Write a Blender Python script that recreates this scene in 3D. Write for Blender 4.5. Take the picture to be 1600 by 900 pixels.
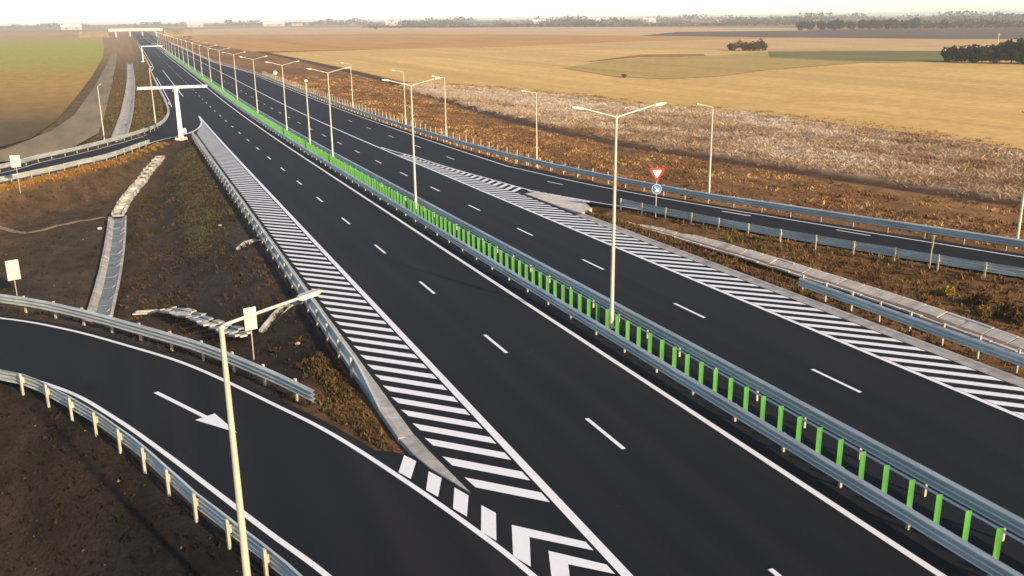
import bpy, bmesh, math, random
import numpy as np
from mathutils import Matrix, Vector
random.seed(7); RNG = np.random.default_rng(7)
for o in list(bpy.data.objects): bpy.data.objects.remove(o)
SC = bpy.context.scene
COL = SC.collection
# ------------------------------------------------------------------ camera
cam = bpy.data.cameras.new('camera'); camo = bpy.data.objects.new('camera', cam); COL.objects.link(camo)
cam.sensor_width = 36.0; cam.lens = 32.36; cam.clip_start = 0.5; cam.clip_end = 30000
camo.matrix_world = Matrix(((0.92730902, 0.11473853, -0.35627665, 0.0),
                            (-0.37414091, 0.25668786, -0.89113968, 0.0),
                            (-0.01079617, 0.95965953, 0.28095734, 14.15),
                            (0, 0, 0, 1)))
SC.camera = camo
# ------------------------------------------------------------------ sky, sun, exposure
SUN_EL = math.radians(23.0)
SUN_AZ = (0.33, -0.944)                       # horizontal direction towards the sun
world = bpy.data.worlds.new('World'); SC.world = world; world.use_nodes = True
wn = world.node_tree.nodes; wl = world.node_tree.links
sky = wn.new('ShaderNodeTexSky'); sky.sky_type = 'NISHITA'; sky.sun_disc = False
sky.sun_elevation = SUN_EL; sky.sun_rotation = math.atan2(SUN_AZ[0], SUN_AZ[1])
sky.altitude = 80; sky.air_density = 0.7; sky.dust_density = 0.4; sky.ozone_density = 1.0
bg = wn['Background']; bg.inputs['Strength'].default_value = 0.12
wl.new(sky.outputs['Color'], bg.inputs['Color'])
sun = bpy.data.lights.new('sun', 'SUN'); sun.energy = 4.0; sun.angle = math.radians(1.2); sun.color = (1.0, 0.77, 0.47)
suno = bpy.data.objects.new('sun', sun); COL.objects.link(suno)
sd_ = Vector((SUN_AZ[0]*math.cos(SUN_EL), SUN_AZ[1]*math.cos(SUN_EL), math.sin(SUN_EL)))
suno.rotation_euler = sd_.to_track_quat('Z', 'Y').to_euler()
SC.view_settings.view_transform = 'Standard'; SC.view_settings.look = 'None'
SC.view_settings.gamma = 1.0; SC.view_settings.use_curve_mapping = False
SC.view_settings.exposure = 0.8
SC.cycles.max_bounces = 6; SC.cycles.volume_bounces = 0
# ------------------------------------------------------------------ helpers
def tag(o, label=None, cat=None, group=None, kind=None):
    if label: o['label'] = label
    if cat: o['category'] = cat
    if group: o['group'] = group
    if kind: o['kind'] = kind
    return o
def empty(name, loc, rz=0.0):
    o = bpy.data.objects.new(name, None); o.empty_display_size = .3; COL.objects.link(o)
    o.location = loc; o.rotation_euler = (0, 0, rz); return o
def put(name, me, parent=None, loc=(0, 0, 0), rz=0.0, sc=None):
    o = bpy.data.objects.new(name, me); COL.objects.link(o); o.location = loc; o.rotation_euler = (0, 0, rz)
    if sc is not None: o.scale = sc
    if parent is not None: o.parent = parent
    return o
class MB:
    def __init__(s): s.v = []; s.f = []
    def add(s, vs, fs):
        n = len(s.v); s.v += [tuple(map(float, p)) for p in vs]; s.f += [tuple(n+i for i in f) for f in fs]; return s
    def box(s, c, d, rz=0.0, tx=1.0, ty=1.0):
        a, b, h = d[0]/2, d[1]/2, d[2]/2; cs, sn = math.cos(rz), math.sin(rz); vs = []
        for z, kx, ky in ((-h, 1, 1), (h, tx, ty)):
            for x, y in ((-a, -b), (a, -b), (a, b), (-a, b)):
                x *= kx; y *= ky; vs.append((c[0]+x*cs-y*sn, c[1]+x*sn+y*cs, c[2]+z))
        return s.add(vs, [(3, 2, 1, 0), (4, 5, 6, 7), (0, 1, 5, 4), (1, 2, 6, 5), (2, 3, 7, 6), (3, 0, 4, 7)])
    def tube(s, pts, rads, n=10, cap=True):
        P = [Vector(p) for p in pts]; rings = []
        for i, p in enumerate(P):
            t = (P[min(i+1, len(P)-1)]-P[max(i-1, 0)]).normalized()
            u = t.cross(Vector((0, 0, 1)) if abs(t.z) < .95 else Vector((1, 0, 0))).normalized(); w = t.cross(u)
            r = rads[i] if hasattr(rads, '__len__') else rads
            rings.append([p+(u*math.cos(2*math.pi*k/n)+w*math.sin(2*math.pi*k/n))*r for k in range(n)])
        vs = [q for r in rings for q in r]
        fs = [(i*n+k, i*n+(k+1) % n, (i+1)*n+(k+1) % n, (i+1)*n+k) for i in range(len(P)-1) for k in range(n)]
        if cap: fs += [tuple(range(n))[::-1], tuple((len(P)-1)*n+k for k in range(n))]
        return s.add(vs, fs)
    def prism(s, poly, z0, z1):
        n = len(poly); vs = [(x, y, z0) for x, y in poly]+[(x, y, z1) for x, y in poly]
        return s.add(vs, [tuple(range(n))[::-1], tuple(range(n, 2*n))]+[(i, (i+1) % n, n+(i+1) % n, n+i) for i in range(n)])
    def mesh(s, name, mat=None, smooth=False):
        me = bpy.data.meshes.new(name); me.from_pydata(s.v, [], s.f)
        bm = bmesh.new(); bm.from_mesh(me); bmesh.ops.recalc_face_normals(bm, faces=bm.faces); bm.to_mesh(me); bm.free()
        if mat: me.materials.append(mat)
        if smooth:
            me.shade_smooth()
            try: me.set_sharp_from_angle(angle=math.radians(40))
            except Exception: pass
        return me
    def build(s, name, mat, parent=None, loc=(0, 0, 0), rz=0.0, smooth=False):
        return put(name, s.mesh(name, mat, smooth), parent, loc, rz)
def ordinal(n):
    return ['nearest', 'second', 'third', 'fourth', 'fifth', 'sixth', 'seventh', 'eighth', 'ninth', 'tenth', 'eleventh', 'twelfth', 'thirteenth', 'fourteenth', 'fifteenth', 'sixteenth', 'seventeenth', 'eighteenth', 'nineteenth', 'twentieth', 'twenty-first', 'twenty-second', 'twenty-third', 'twenty-fourth'][n]
# ------------------------------------------------------------------ materials
def nt(name):
    m = bpy.data.materials.new(name); m.use_nodes = True; t = m.node_tree
    return m, t.nodes, t.links, t.nodes['Principled BSDF']
def pos_noise(N, L, scale, vec=(1, 1, 1), detail=5, rough=.6, obj=False):
    tc = N.new('ShaderNodeTexCoord') if obj else N.new('ShaderNodeNewGeometry')
    mp = N.new('ShaderNodeMapping'); mp.inputs['Scale'].default_value = vec
    L.new(tc.outputs['Object' if obj else 'Position'], mp.inputs['Vector'])
    n = N.new('ShaderNodeTexNoise'); n.inputs['Scale'].default_value = scale; n.inputs['Detail'].default_value = detail; n.inputs['Roughness'].default_value = rough
    L.new(mp.outputs['Vector'], n.inputs['Vector']); return n.outputs['Fac']
def ramp(N, L, fac, stops):
    r = N.new('ShaderNodeValToRGB'); e = r.color_ramp.elements
    while len(e) < len(stops): e.new(.5)
    for k, (p, c) in zip(e, stops): k.position = p; k.color = (*c, 1)
    L.new(fac, r.inputs['Fac']); return r.outputs['Color']
def mixc(N, L, fac, a, b, mode='MIX'):
    x = N.new('ShaderNodeMix'); x.data_type = 'RGBA'; x.blend_type = mode
    for s, v in ((x.inputs['Factor'], fac), (x.inputs['A'], a), (x.inputs['B'], b)):
        if hasattr(v, 'is_output'): L.new(v, s)
        elif isinstance(v, (int, float)): s.default_value = v
        else: s.default_value = (*v, 1)
    return x.outputs['Result']
def bump(N, L, B, h, strength, dist=.02):
    b = N.new('ShaderNodeBump'); b.inputs['Strength'].default_value = strength; b.inputs['Distance'].default_value = dist
    L.new(h, b.inputs['Height']); L.new(b.outputs['Normal'], B.inputs['Normal'])
def sc3(c, k): return tuple(x*k for x in c)
def simple(name, col, rough=.6, metal=0.0, var=.25, scale=3.0, vec=(1, 1, 1), bmp=0.0, dirt=None, obj=False):
    m, N, L, B = nt(name)
    f = pos_noise(N, L, scale, vec, obj=obj); c = ramp(N, L, f, [(.3, sc3(col, 1-var)), (.7, sc3(col, 1+var))])
    if dirt:
        d = pos_noise(N, L, scale*.35, vec, 4, obj=obj); c = mixc(N, L, ramp(N, L, d, [(.45, (0, 0, 0)), (.75, (.8, .8, .8))]), c, dirt)
    L.new(c, B.inputs['Base Color']); B.inputs['Roughness'].default_value = rough; B.inputs['Metallic'].default_value = metal
    if bmp: bump(N, L, B, f, bmp)
    return m
M = {}
def asphalt(name, base, tint):
    m, N, L, B = nt(name)
    st = pos_noise(N, L, 1.0, (.9, .012, 1), 4, .55)           # long streaks left by the paver and the wheels
    c = ramp(N, L, st, [(.3, sc3(base, .8)), (.5, base), (.72, tint)])
    bl = pos_noise(N, L, .12, (1, .35, 1), 4); c = mixc(N, L, .6, c, ramp(N, L, bl, [(.3, (.62, .62, .64)), (.75, (1.35, 1.3, 1.28))]), 'MULTIPLY')
    g = pos_noise(N, L, 55, (1, 1, 1), 2, .8); c = mixc(N, L, .55, c, ramp(N, L, g, [(.35, (.55, .55, .55)), (.7, (1.5, 1.5, 1.5))]), 'MULTIPLY')
    geo = N.new('ShaderNodeNewGeometry'); sx = N.new('ShaderNodeSeparateXYZ'); L.new(geo.outputs['Position'], sx.inputs[0])
    wob = pos_noise(N, L, .05, (1, 1, 1), 3); ad = N.new('ShaderNodeMath'); ad.operation = 'MULTIPLY_ADD'; L.new(wob, ad.inputs[0]); ad.inputs[1].default_value = 1.2; L.new(sx.outputs['X'], ad.inputs[2])
    pp = N.new('ShaderNodeMath'); pp.operation = 'PINGPONG'; L.new(ad.outputs[0], pp.inputs[0]); pp.inputs[1].default_value = .94
    wt = ramp(N, L, pp.outputs[0], [(.0, (.88, .88, .88)), (.45, (1, 1, 1)), (.80, (1.25, 1.22, 1.2))])
    c = mixc(N, L, .75, c, wt, 'MULTIPLY')                       # tyre-polished tracks between the lane joints
    sp = pos_noise(N, L, 2.2, (1, .6, 1), 3, .6); c = mixc(N, L, ramp(N, L, sp, [(.71, (0, 0, 0)), (.78, (.55, .55, .55))]), c, (.045, .042, .042))
    L.new(c, B.inputs['Base Color']); B.inputs['Roughness'].default_value = .82; B.inputs['Specular IOR Level'].default_value = .28
    bump(N, L, B, g, .25, .004); return m
M['asphalt'] = asphalt('asphalt', (.0064, .0077, .0108), (.0125, .0112, .0115))
M['asphalt2'] = asphalt('ramp_asphalt', (.0068, .0074, .0098), (.0118, .0104, .0108))
def paint():
    m, N, L, B = nt('road_paint')
    w = pos_noise(N, L, 9, (1, 1, 1), 6, .75); big = pos_noise(N, L, .5, (1, .4, 1), 3)
    a = N.new('ShaderNodeMath'); a.operation = 'ADD'; L.new(w, a.inputs[0]); L.new(big, a.inputs[1])
    c = ramp(N, L, a.outputs[0], [(.55, (.74, .75, .78)), (.85, (.84, .84, .86))])
    c = mixc(N, L, ramp(N, L, w, [(.60, (0, 0, 0)), (.74, (.7, .7, .7))]), c, (.22, .22, .23))
    L.new(c, B.inputs['Base Color']); B.inputs['Roughness'].default_value = .55; return m
M['paint'] = paint()
M['galv'] = simple('galvanised_steel', (.56, .575, .53), .45, .35, .22, 1.2, (1, .35, 3), dirt=(.40, .41, .37))
M['galv_post'] = simple('galvanised_post', (.54, .50, .38), .5, .25, .15, 4)
M['pole'] = simple('lamp_pole_steel', (.66, .60, .45), .45, .25, .10, 2)
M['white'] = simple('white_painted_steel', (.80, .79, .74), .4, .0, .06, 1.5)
M['slat'] = simple('green_plastic', (.085, .315, .060), .45, 0, .22, 2.5, (1, 1, .4), dirt=(.075, .24, .05))
M['conc'] = simple('concrete', (.40, .385, .36), .85, 0, .22, 2.2, bmp=.3, dirt=(.20, .185, .16))
M['conc_w'] = simple('pale_concrete', (.60, .545, .47), .85, 0, .18, 2.6, bmp=.3, dirt=(.30, .27, .22))
M['conc_b'] = simple('drain_concrete', (.33, .36, .37), .8, 0, .22, 1.8, bmp=.3, dirt=(.18, .18, .16))
M['conc_d'] = simple('dark_concrete', (.17, .20, .205), .6, 0, .3, 1.6, bmp=.3, dirt=(.10, .10, .09))  # darker teal tone for the channel floor slabs
M['plate'] = simple('sign_back', (.74, .70, .52), .5, .1, .08, 2)
M['red'] = simple('sign_red', (.55, .035, .03), .4, 0, .05, 3)
M['swhite'] = simple('sign_white', (.80, .78, .74), .4, 0, .04, 3)
M['blue'] = simple('sign_blue', (.03, .17, .45), .4, 0, .05, 3)
M['dark'] = simple('dark_grey_metal', (.06, .06, .06), .6, .3, .1, 3)
M['glass'] = simple('lamp_glass', (.55, .55, .5), .2, 0, .05, 3)
M['bark'] = simple('bark', (.07, .05, .035), .9, 0, .3, 4)
M['wall'] = simple('house_render', (.48, .45, .41), .9, 0, .1, .2)
M['roof'] = simple('roof_tile', (.28, .13, .08), .9, 0, .2, .3)
M['gravel'] = simple('gravel_verge', (.17, .125, .085), .95, 0, .45, 14, bmp=.6)
M['track'] = simple('dirt_track', (.25, .183, .098), .95, 0, .28, .25, (1, .15, 1), bmp=.2, dirt=(.13, .10, .055))
def attr_mat(name, rough=.95, n1=.6, n2=7.0, lo=.55, hi=1.5, trans=0.0, bmp=0.0):
    m, N, L, B = nt(name)
    a = N.new('ShaderNodeAttribute'); a.attribute_name = 'col'; c = a.outputs['Color']
    f = pos_noise(N, L, n1, (1, .6, 1), 6, .65); c = mixc(N, L, 1.0, c, ramp(N, L, f, [(.3, (lo,)*3), (.7, (hi,)*3)]), 'MULTIPLY')
    g = pos_noise(N, L, n2, (1, 1, 1), 4, .7); c = mixc(N, L, .8, c, ramp(N, L, g, [(.32, (.5,)*3), (.7, (1.5,)*3)]), 'MULTIPLY')
    L.new(c, B.inputs['Base Color']); B.inputs['Roughness'].default_value = rough; B.inputs['Specular IOR Level'].default_value = .1
    if bmp: bump(N, L, B, g, bmp, .15)
    return m
M['ground'] = attr_mat('bare_ground', bmp=.7)
def blade_mat(name):
    m, N, L, B = nt(name)
    a = N.new('ShaderNodeAttribute'); a.attribute_name = 'col'
    L.new(a.outputs['Color'], B.inputs['Base Color']); B.inputs['Roughness'].default_value = .9; B.inputs['Specular IOR Level'].default_value = .1
    t = N.new('ShaderNodeBsdfTranslucent'); L.new(a.outputs['Color'], t.inputs['Color'])
    x = N.new('ShaderNodeMixShader'); x.inputs[0].default_value = .25
    L.new(B.outputs[0], x.inputs[1]); L.new(t.outputs[0], x.inputs[2]); L.new(x.outputs[0], N['Material Output'].inputs['Surface']); return m
M['blade'] = blade_mat('dry_stems'); M['leaf'] = blade_mat('leaves')
def field_mat(name, col, col2, rot=0.0, sy=.02, fine=.4, var=.18):
    m, N, L, B = nt(name)
    geo = N.new('ShaderNodeNewGeometry'); mp = N.new('ShaderNodeMapping'); mp.inputs['Rotation'].default_value = (0, 0, rot); mp.inputs['Scale'].default_value = (1, sy, 1)
    L.new(geo.outputs['Position'], mp.inputs['Vector'])
    n = N.new('ShaderNodeTexNoise'); n.inputs['Scale'].default_value = .09; n.inputs['Detail'].default_value = 7; n.inputs['Roughness'].default_value = .62; L.new(mp.outputs['Vector'], n.inputs['Vector'])
    c = ramp(N, L, n.outputs['Fac'], [(.35, sc3(col, 1-var)), (.52, col), (.7, sc3(col, 1+var))])
    b = pos_noise(N, L, .011, (1, 1.6, 1), 5, .6); c = mixc(N, L, ramp(N, L, b, [(.42, (0, 0, 0)), (.68, (1, 1, 1))]), c, col2)
    g = pos_noise(N, L, fine, (1, 1, 1), 6, .75); c = mixc(N, L, .7, c, ramp(N, L, g, [(.3, (.68,)*3), (.72, (1.28,)*3)]), 'MULTIPLY')
    L.new(c, B.inputs['Base Color']); B.inputs['Roughness'].default_value = .95; B.inputs['Specular IOR Level'].default_value = .1
    return m
G=0.0181
def zr(y):
    y=np.asarray(y,float)
    t=np.clip(y,110,230)-110
    return np.where(y<110,-G*y,-G*110-G*(t-t*t/240))
ZF=-4.6
def spl(pts,n=6):
    """Catmull-Rom through pts"""
    P=[np.array(p,float) for p in pts]; P=[2*P[0]-P[1]]+P+[2*P[-1]-P[-2]]; out=[]
    for i in range(1,len(P)-2):
        a,b,c,d=P[i-1:i+3]
        for k in range(n):
            t=k/n; out.append(.5*((2*b)+(c-a)*t+(2*a-5*b+4*c-d)*t*t+(3*b-a-3*c+d)*t**3))
    out.append(P[-2]); return np.array(out)
# asphalt outlines (world metres)
FR_R=spl([(-34,66),(-24,63.5),(-14.5,59),(-8.1,53.9),(-4.7,50.2),(-1.7,45.9),(1,41.5),(3.8,35.3),(5.4,31.4),(6.9,26.6),(7.9,22.9),(8.5,20.2),(9.15,16),(9.4,10),(9.5,-8)])   # right edge line of near ramp
FR_L=spl([(-34,58),(-24,55.3),(-14,50.4),(-7.6,45.0),(-4.2,40.7),(-2.1,36.4),(-.4,32.2),(1,28.5),(2.2,25.3),(3.4,22.2),(4.3,19),(5.0,15),(5.4,9),(5.5,-8)])
RR_L=spl([(32.7,96),(33.4,80),(35.4,71.5),(37.2,66.5),(38.9,60.5),(40.6,55),(42.5,49.5),(44.4,44),(46.3,38.5),(50,29.5),(54,20),(58,10)])      # right ramp, inner asphalt edge
RR_R=spl([(38.6,96),(39.6,88),(40.9,79.5),(43.0,70),(45.8,60),(48.2,52),(50.3,45.4),(52.4,39),(56,30),(60,20.5),(64,10)])
LF_N=spl([(-34,83),(-26,93),(-19.5,102.6),(-14.8,109.6),(-10.9,115),(-7.4,121.2),(-4.1,127),(1.6,143.6),(5.4,150.8),(8.2,156)])     # far left ramp
LF_O=spl([(-40,92),(-31,102),(-22,111),(-15.0,119),(-11.7,127),(-7.6,134.5),(-2.6,145.5),(1,155),(3,162),(5,174.5),(6.4,194),(6.9,224)])
def off(pl,d):
    t=np.gradient(pl,axis=0); t/=np.linalg.norm(t,axis=1)[:,None]
    return pl+d*np.stack([t[:,1],-t[:,0]],1)
POLYS=[np.array([(7.4,-8),(7.4,33),(7.4,150),(6.5,200),(6.5,350),(7,420),(7,2600),(34,2600),(34,440),(38.6,330),(38.6,94),(34,79),(33,66),(33,-8)]),
  np.concatenate([off(FR_R,-.6),off(FR_L,.7)[::-1]]),
  np.concatenate([off(RR_L,.3),off(RR_R,-.9)[::-1]]),
  np.concatenate([off(LF_N,.6),off(LF_O,-.7)[::-1]])]
def pdist(X,Y,poly):
    x=X.ravel();y=Y.ravel(); best=np.full(x.shape,1e18); ins=np.zeros(x.shape,bool)
    n=len(poly)
    for i in range(n):
        ax,ay=poly[i];bx,by=poly[(i+1)%n]; dx,dy=bx-ax,by-ay; L=dx*dx+dy*dy+1e-12
        t=np.clip(((x-ax)*dx+(y-ay)*dy)/L,0,1)
        best=np.minimum(best,(x-ax-t*dx)**2+(y-ay-t*dy)**2)
        c=((ay>y)!=(by>y))
        with np.errstate(divide='ignore',invalid='ignore'):
            xi=(bx-ax)*(y-ay)/(by-ay if by!=ay else 1e-12)+ax
        ins^=c&(x<xi)
    d=np.sqrt(best); d[ins]=0; return d.reshape(X.shape)
def sd(X,Y):
    D=np.full(X.shape,1e9)
    for p in POLYS: D=np.minimum(D,pdist(X,Y,p))
    return D
def hnoise(x,y):
    return (np.sin(x*.61+1.3*np.sin(y*.23))*np.sin(y*.53+1.7*np.sin(x*.31))*.5+np.sin(x*1.7+y*.9+2*np.sin(y*.7))*.22+np.sin(x*.17+y*.11)*.6)
def terrain(X,Y,D=None):
    X=np.asarray(X,float);Y=np.asarray(Y,float)
    if D is None: D=sd(X,Y)
    z0=zr(Y)-.10
    fall=np.maximum(0,D-1.1)
    sl=np.where((X<7.6)&(Y<170),2.0,2.3)
    z=z0-fall/sl
    # shallow grassed wedge between the right carriageway and its ramp
    gore=np.clip((X-32.5)/1.0,0,1)*(X<60)*np.clip((80-Y)/4,0,1)*np.clip((pdist(X,Y,np.concatenate([RR_L,[(80,10),(80,96)]]))>0)*1.0,0,1)
    zg=z0-np.minimum(.55,fall/2.6)
    z=z*(1-gore)+zg*gore
    nz=hnoise(X,Y)*np.clip((32-D)/10,0,1)
    z=np.maximum(z,ZF+.08*nz)
    z=z+np.clip((D-1.0)/2.5,0,1)*.10*nz
    return np.where(D<=0.02,zr(Y)-.22,z)
# ------------------------------------------------------------------ ground sheet
DITCH = spl([(78, 640), (78, 395), (75, 290), (69, 210), (67.5, 175), (67.5, 144), (69.5, 124), (72.5, 111), (77, 90), (81, 74), (86, 58), (92, 38), (98, 15)])
CHAN_R = spl([(35.0, 71), (35.7, 66), (36.8, 60), (37.4, 54.3), (37.9, 47.7), (38.1, 43), (38.3, 38), (38.2, 34), (38.0, 29.5), (37.8, 22), (37.7, 12)])
CHAN_F = spl([(-3.3, 166), (-2.9, 180), (-2.1, 210), (-1.6, 240), (-.9, 300), (-.5, 360), (-.4, 480)])
CHAN_L = spl([(-3.85, 62), (-3.75, 65.3), (-3.45, 71.5), (-3.15, 81.5), (-3.0, 91), (-2.95, 98)])
def pl_dist(X, Y, pl):
    x = X.ravel(); y = Y.ravel(); best = np.full(x.shape, 1e18)
    for i in range(len(pl)-1):
        ax, ay = pl[i]; dx, dy = pl[i+1]-pl[i]; t = np.clip(((x-ax)*dx+(y-ay)*dy)/(dx*dx+dy*dy+1e-9), 0, 1)
        best = np.minimum(best, (x-ax-t*dx)**2+(y-ay-t*dy)**2)
    return np.sqrt(best).reshape(X.shape)
def ground_z(X, Y, D=None):
    X = np.asarray(X, float); Y = np.asarray(Y, float)
    if D is None: D = sd(X, Y)
    z = terrain(X, Y, D)
    z = z-.40*np.clip(1-pl_dist(X, Y, DITCH)/2.6, 0, 1)*np.clip((96-X)/6, 0, 1)
    z = z-.30*np.clip(1.8-pl_dist(X, Y, CHAN_F)/1.0, 0, 1)
    z = z-.40*np.clip(1.8-pl_dist(X, Y, CHAN_L)/.7, 0, 1)
    z = z-.75*np.clip(1.5-pl_dist(X, Y, CHAN_R-np.array([.35, 0]))/.75, 0, 1)
    return z
def gz(x, y): return float(ground_z(np.array([x]), np.array([y]))[0])
xs = np.unique(np.concatenate([-np.geomspace(45, 9000, 26)[::-1], np.arange(-44, 32, 1.0), np.arange(32, 47, .5), np.arange(47, 96, 1.0), np.arange(96, 140, 4.0), np.geomspace(140, 9000, 26)]))
ys = np.unique(np.concatenate([[-400, -150, -60, -25], np.arange(-10, 175, 1.0), np.arange(175, 330, 2.5), np.arange(330, 700, 12), np.geomspace(700, 14000, 30)]))
GX, GY = np.meshgrid(xs, ys); GD = sd(GX, GY); GZ = ground_z(GX, GY, GD)
dN = pl_dist(GX, GY, LF_N); dDi = pl_dist(GX, GY, DITCH)
def blend(c, k, col): return c*(1-k[..., None])+np.array(col)*k[..., None]
nz = hnoise(GX*.4, GY*.4)
C = np.zeros(GX.shape+(3,))+np.array((.30, .19, .085))
right = np.clip((GX-30)/3, 0, 1); left = np.clip((9-GX)/2, 0, 1)
C = blend(C, right*np.clip((130-GX)/12, 0, 1), (.27, .135, .050))
C = blend(C, right*np.clip((nz+.1)*1.2, 0, .6)*np.clip((75-GX)/5, 0, 1), (.15, .075, .032))
C = blend(C, right*np.clip((60-GY)/15, 0, 1)*np.clip((60-GX)/10, 0, 1)*.6, (.125, .068, .031))
reed = np.clip((GX-70)/3, 0, 1)*np.clip((118-GX)/4, 0, 1)*np.clip((265-GY)/20, 0, 1)*(dDi > 2.0)*(GX > np.interp(GY, DITCH[::-1, 1], DITCH[::-1, 0]))
C = blend(C, reed, (.33, .235, .155))
C = blend(C, np.clip(1.5-dDi/2.2, 0, 1)*.9, (.055, .034, .022))
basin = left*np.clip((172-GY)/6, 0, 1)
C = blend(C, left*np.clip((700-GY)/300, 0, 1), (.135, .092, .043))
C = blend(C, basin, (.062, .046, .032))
C = blend(C, basin*np.clip((56-GY)/14, 0, 1)*.92, (.0095, .0076, .0070))  # near corner almost black: vignette-like shade put into the soil colour
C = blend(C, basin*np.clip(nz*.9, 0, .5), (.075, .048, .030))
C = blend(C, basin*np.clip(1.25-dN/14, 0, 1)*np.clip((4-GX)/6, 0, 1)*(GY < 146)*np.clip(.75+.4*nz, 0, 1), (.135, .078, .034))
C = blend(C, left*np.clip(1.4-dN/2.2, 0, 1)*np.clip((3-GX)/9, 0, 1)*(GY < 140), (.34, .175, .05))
moss = basin*np.clip(1.2-np.abs(GX-(4.6+.02*(GY-90)+.7*nz))/1.3, 0, 1)*np.clip((GY-70)/10, 0, 1)*np.clip((138-GY)/8, 0, 1)
C = blend(C, moss*.9, (.125, .118, .045))
nosel = np.clip(1.3-pl_dist(GX, GY, np.array([(6.2, 36.5), (7.2, 29.5)]))/1.6, 0, 1)
C = blend(C, nosel*.85, (.19, .10, .042))
ny, nx = GX.shape
me = bpy.data.meshes.new('ground'); idx = np.arange(nx*ny).reshape(ny, nx)
quads = np.stack([idx[:-1, :-1], idx[:-1, 1:], idx[1:, 1:], idx[1:, :-1]], -1).reshape(-1, 4)
def np_mesh(me, V, Q, cols=None):
    k = Q.shape[1]
    me.vertices.add(len(V)); me.vertices.foreach_set('co', V.astype(np.float32).ravel())
    me.loops.add(Q.size); me.loops.foreach_set('vertex_index', Q.astype(np.int32).ravel())
    me.polygons.add(len(Q)); me.polygons.foreach_set('loop_start', np.arange(0, Q.size, k, dtype=np.int32))
    if cols is not None:
        a = me.attributes.new('col', 'FLOAT_COLOR', 'POINT')
        a.data.foreach_set('color', np.concatenate([cols, np.ones((len(cols), 1))], 1).astype(np.float32).ravel())
    me.update(calc_edges=True)
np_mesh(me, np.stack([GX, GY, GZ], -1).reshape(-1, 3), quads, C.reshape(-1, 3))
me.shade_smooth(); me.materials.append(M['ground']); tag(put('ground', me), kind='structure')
# ------------------------------------------------------------------ fields and tracks (sheets on the plain)
FIELD_Z = [ZF+.03]
def sheet(name, poly, mat, z=None):
    if z is None: FIELD_Z[0] += .025; z = FIELD_Z[0]
    o = MB().add([(x, y, z) for x, y in poly], [tuple(range(len(poly)))]).build(name, mat)
    bm = bmesh.new(); bm.from_mesh(o.data); bmesh.ops.triangulate(bm, faces=bm.faces)
    for f in bm.faces:
        if f.normal.z < 0: f.normal_flip()
    bm.to_mesh(o.data); bm.free(); return tag(o, kind='structure')
gold = field_mat('stubble_gold', (.69, .45, .16), (.59, .375, .125), 1.25, .03)
sheet('stubble_field', [(81, 600), (81, 395), (79, 292), (83, 262), (96, 240), (102, 211), (103.5, 181), (111, 168), (115, 151), (117, 120), (116.5, 94), (119, 60), (122, 10), (800, 10), (700, 450), (545, 672), (389, 683), (247, 612), (158, 620)], gold)
sheet('orange_field', [(74, 629), (158, 620), (247, 612), (389, 685), (543, 676), (634, 789), (496, 874), (436, 1081), (335, 1310), (90, 1505), (60, 1000)], field_mat('rust_field', (.52, .265, .075), (.58, .33, .105), 1.2, .04))
sheet('pale_field', [(90, 1505), (335, 1310), (436, 1081), (496, 874), (653, 1051), (796, 980), (954, 1175), (924, 1627), (809, 2006), (415, 3070), (163, 2701)], field_mat('pale_stubble', (.62, .44, .24), (.57, .38, .19), 1.0, .05))
sheet('ploughed_field', [(496, 874), (653, 1051), (796, 980), (967, 973), (1500, 900), (1500, 520), (630, 473), (573, 569), (543, 676)], field_mat('ploughed_earth', (.125, .092, .080), (.16, .11, .085), .7, .05))
sheet('straw_field', [(543, 676), (573, 569), (602, 452), (459, 344), (395, 374), (332, 440), (311, 486), (281, 581), (379, 667)], field_mat('straw_pale', (.62, .42, .20), (.55, .33, .12), .9, .04))
sheet('olive_field', [(155, 332), (195, 376), (225, 395), (270, 398), (320, 424), (368, 409), (395, 374), (306, 289), (271, 300), (211, 279), (175, 257), (154, 255), (147, 275)], field_mat('olive_fallow', (.43, .31, .095), (.50, .335, .11), .6, .06))
sheet('green_field', [(320, 424), (395, 374), (430, 322), (371, 277), (306, 289), (282, 313), (276, 365)], field_mat('winter_crop', (.17, .165, .058), (.24, .19, .07), .8, .05))
sheet('furrow_strip', [(182, 370), (244, 429), (274, 416), (261, 395), (230, 405)], field_mat('furrow', (.30, .15, .06), (.36, .20, .08), .8, .05))
sheet('far_tan_field', [(-1400, 3301), (-30, 2263), (-26, 1442), (-600, 1548)], field_mat('far_tan', (.46, .30, .14), (.40, .25, .11), .5, .1))
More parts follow.
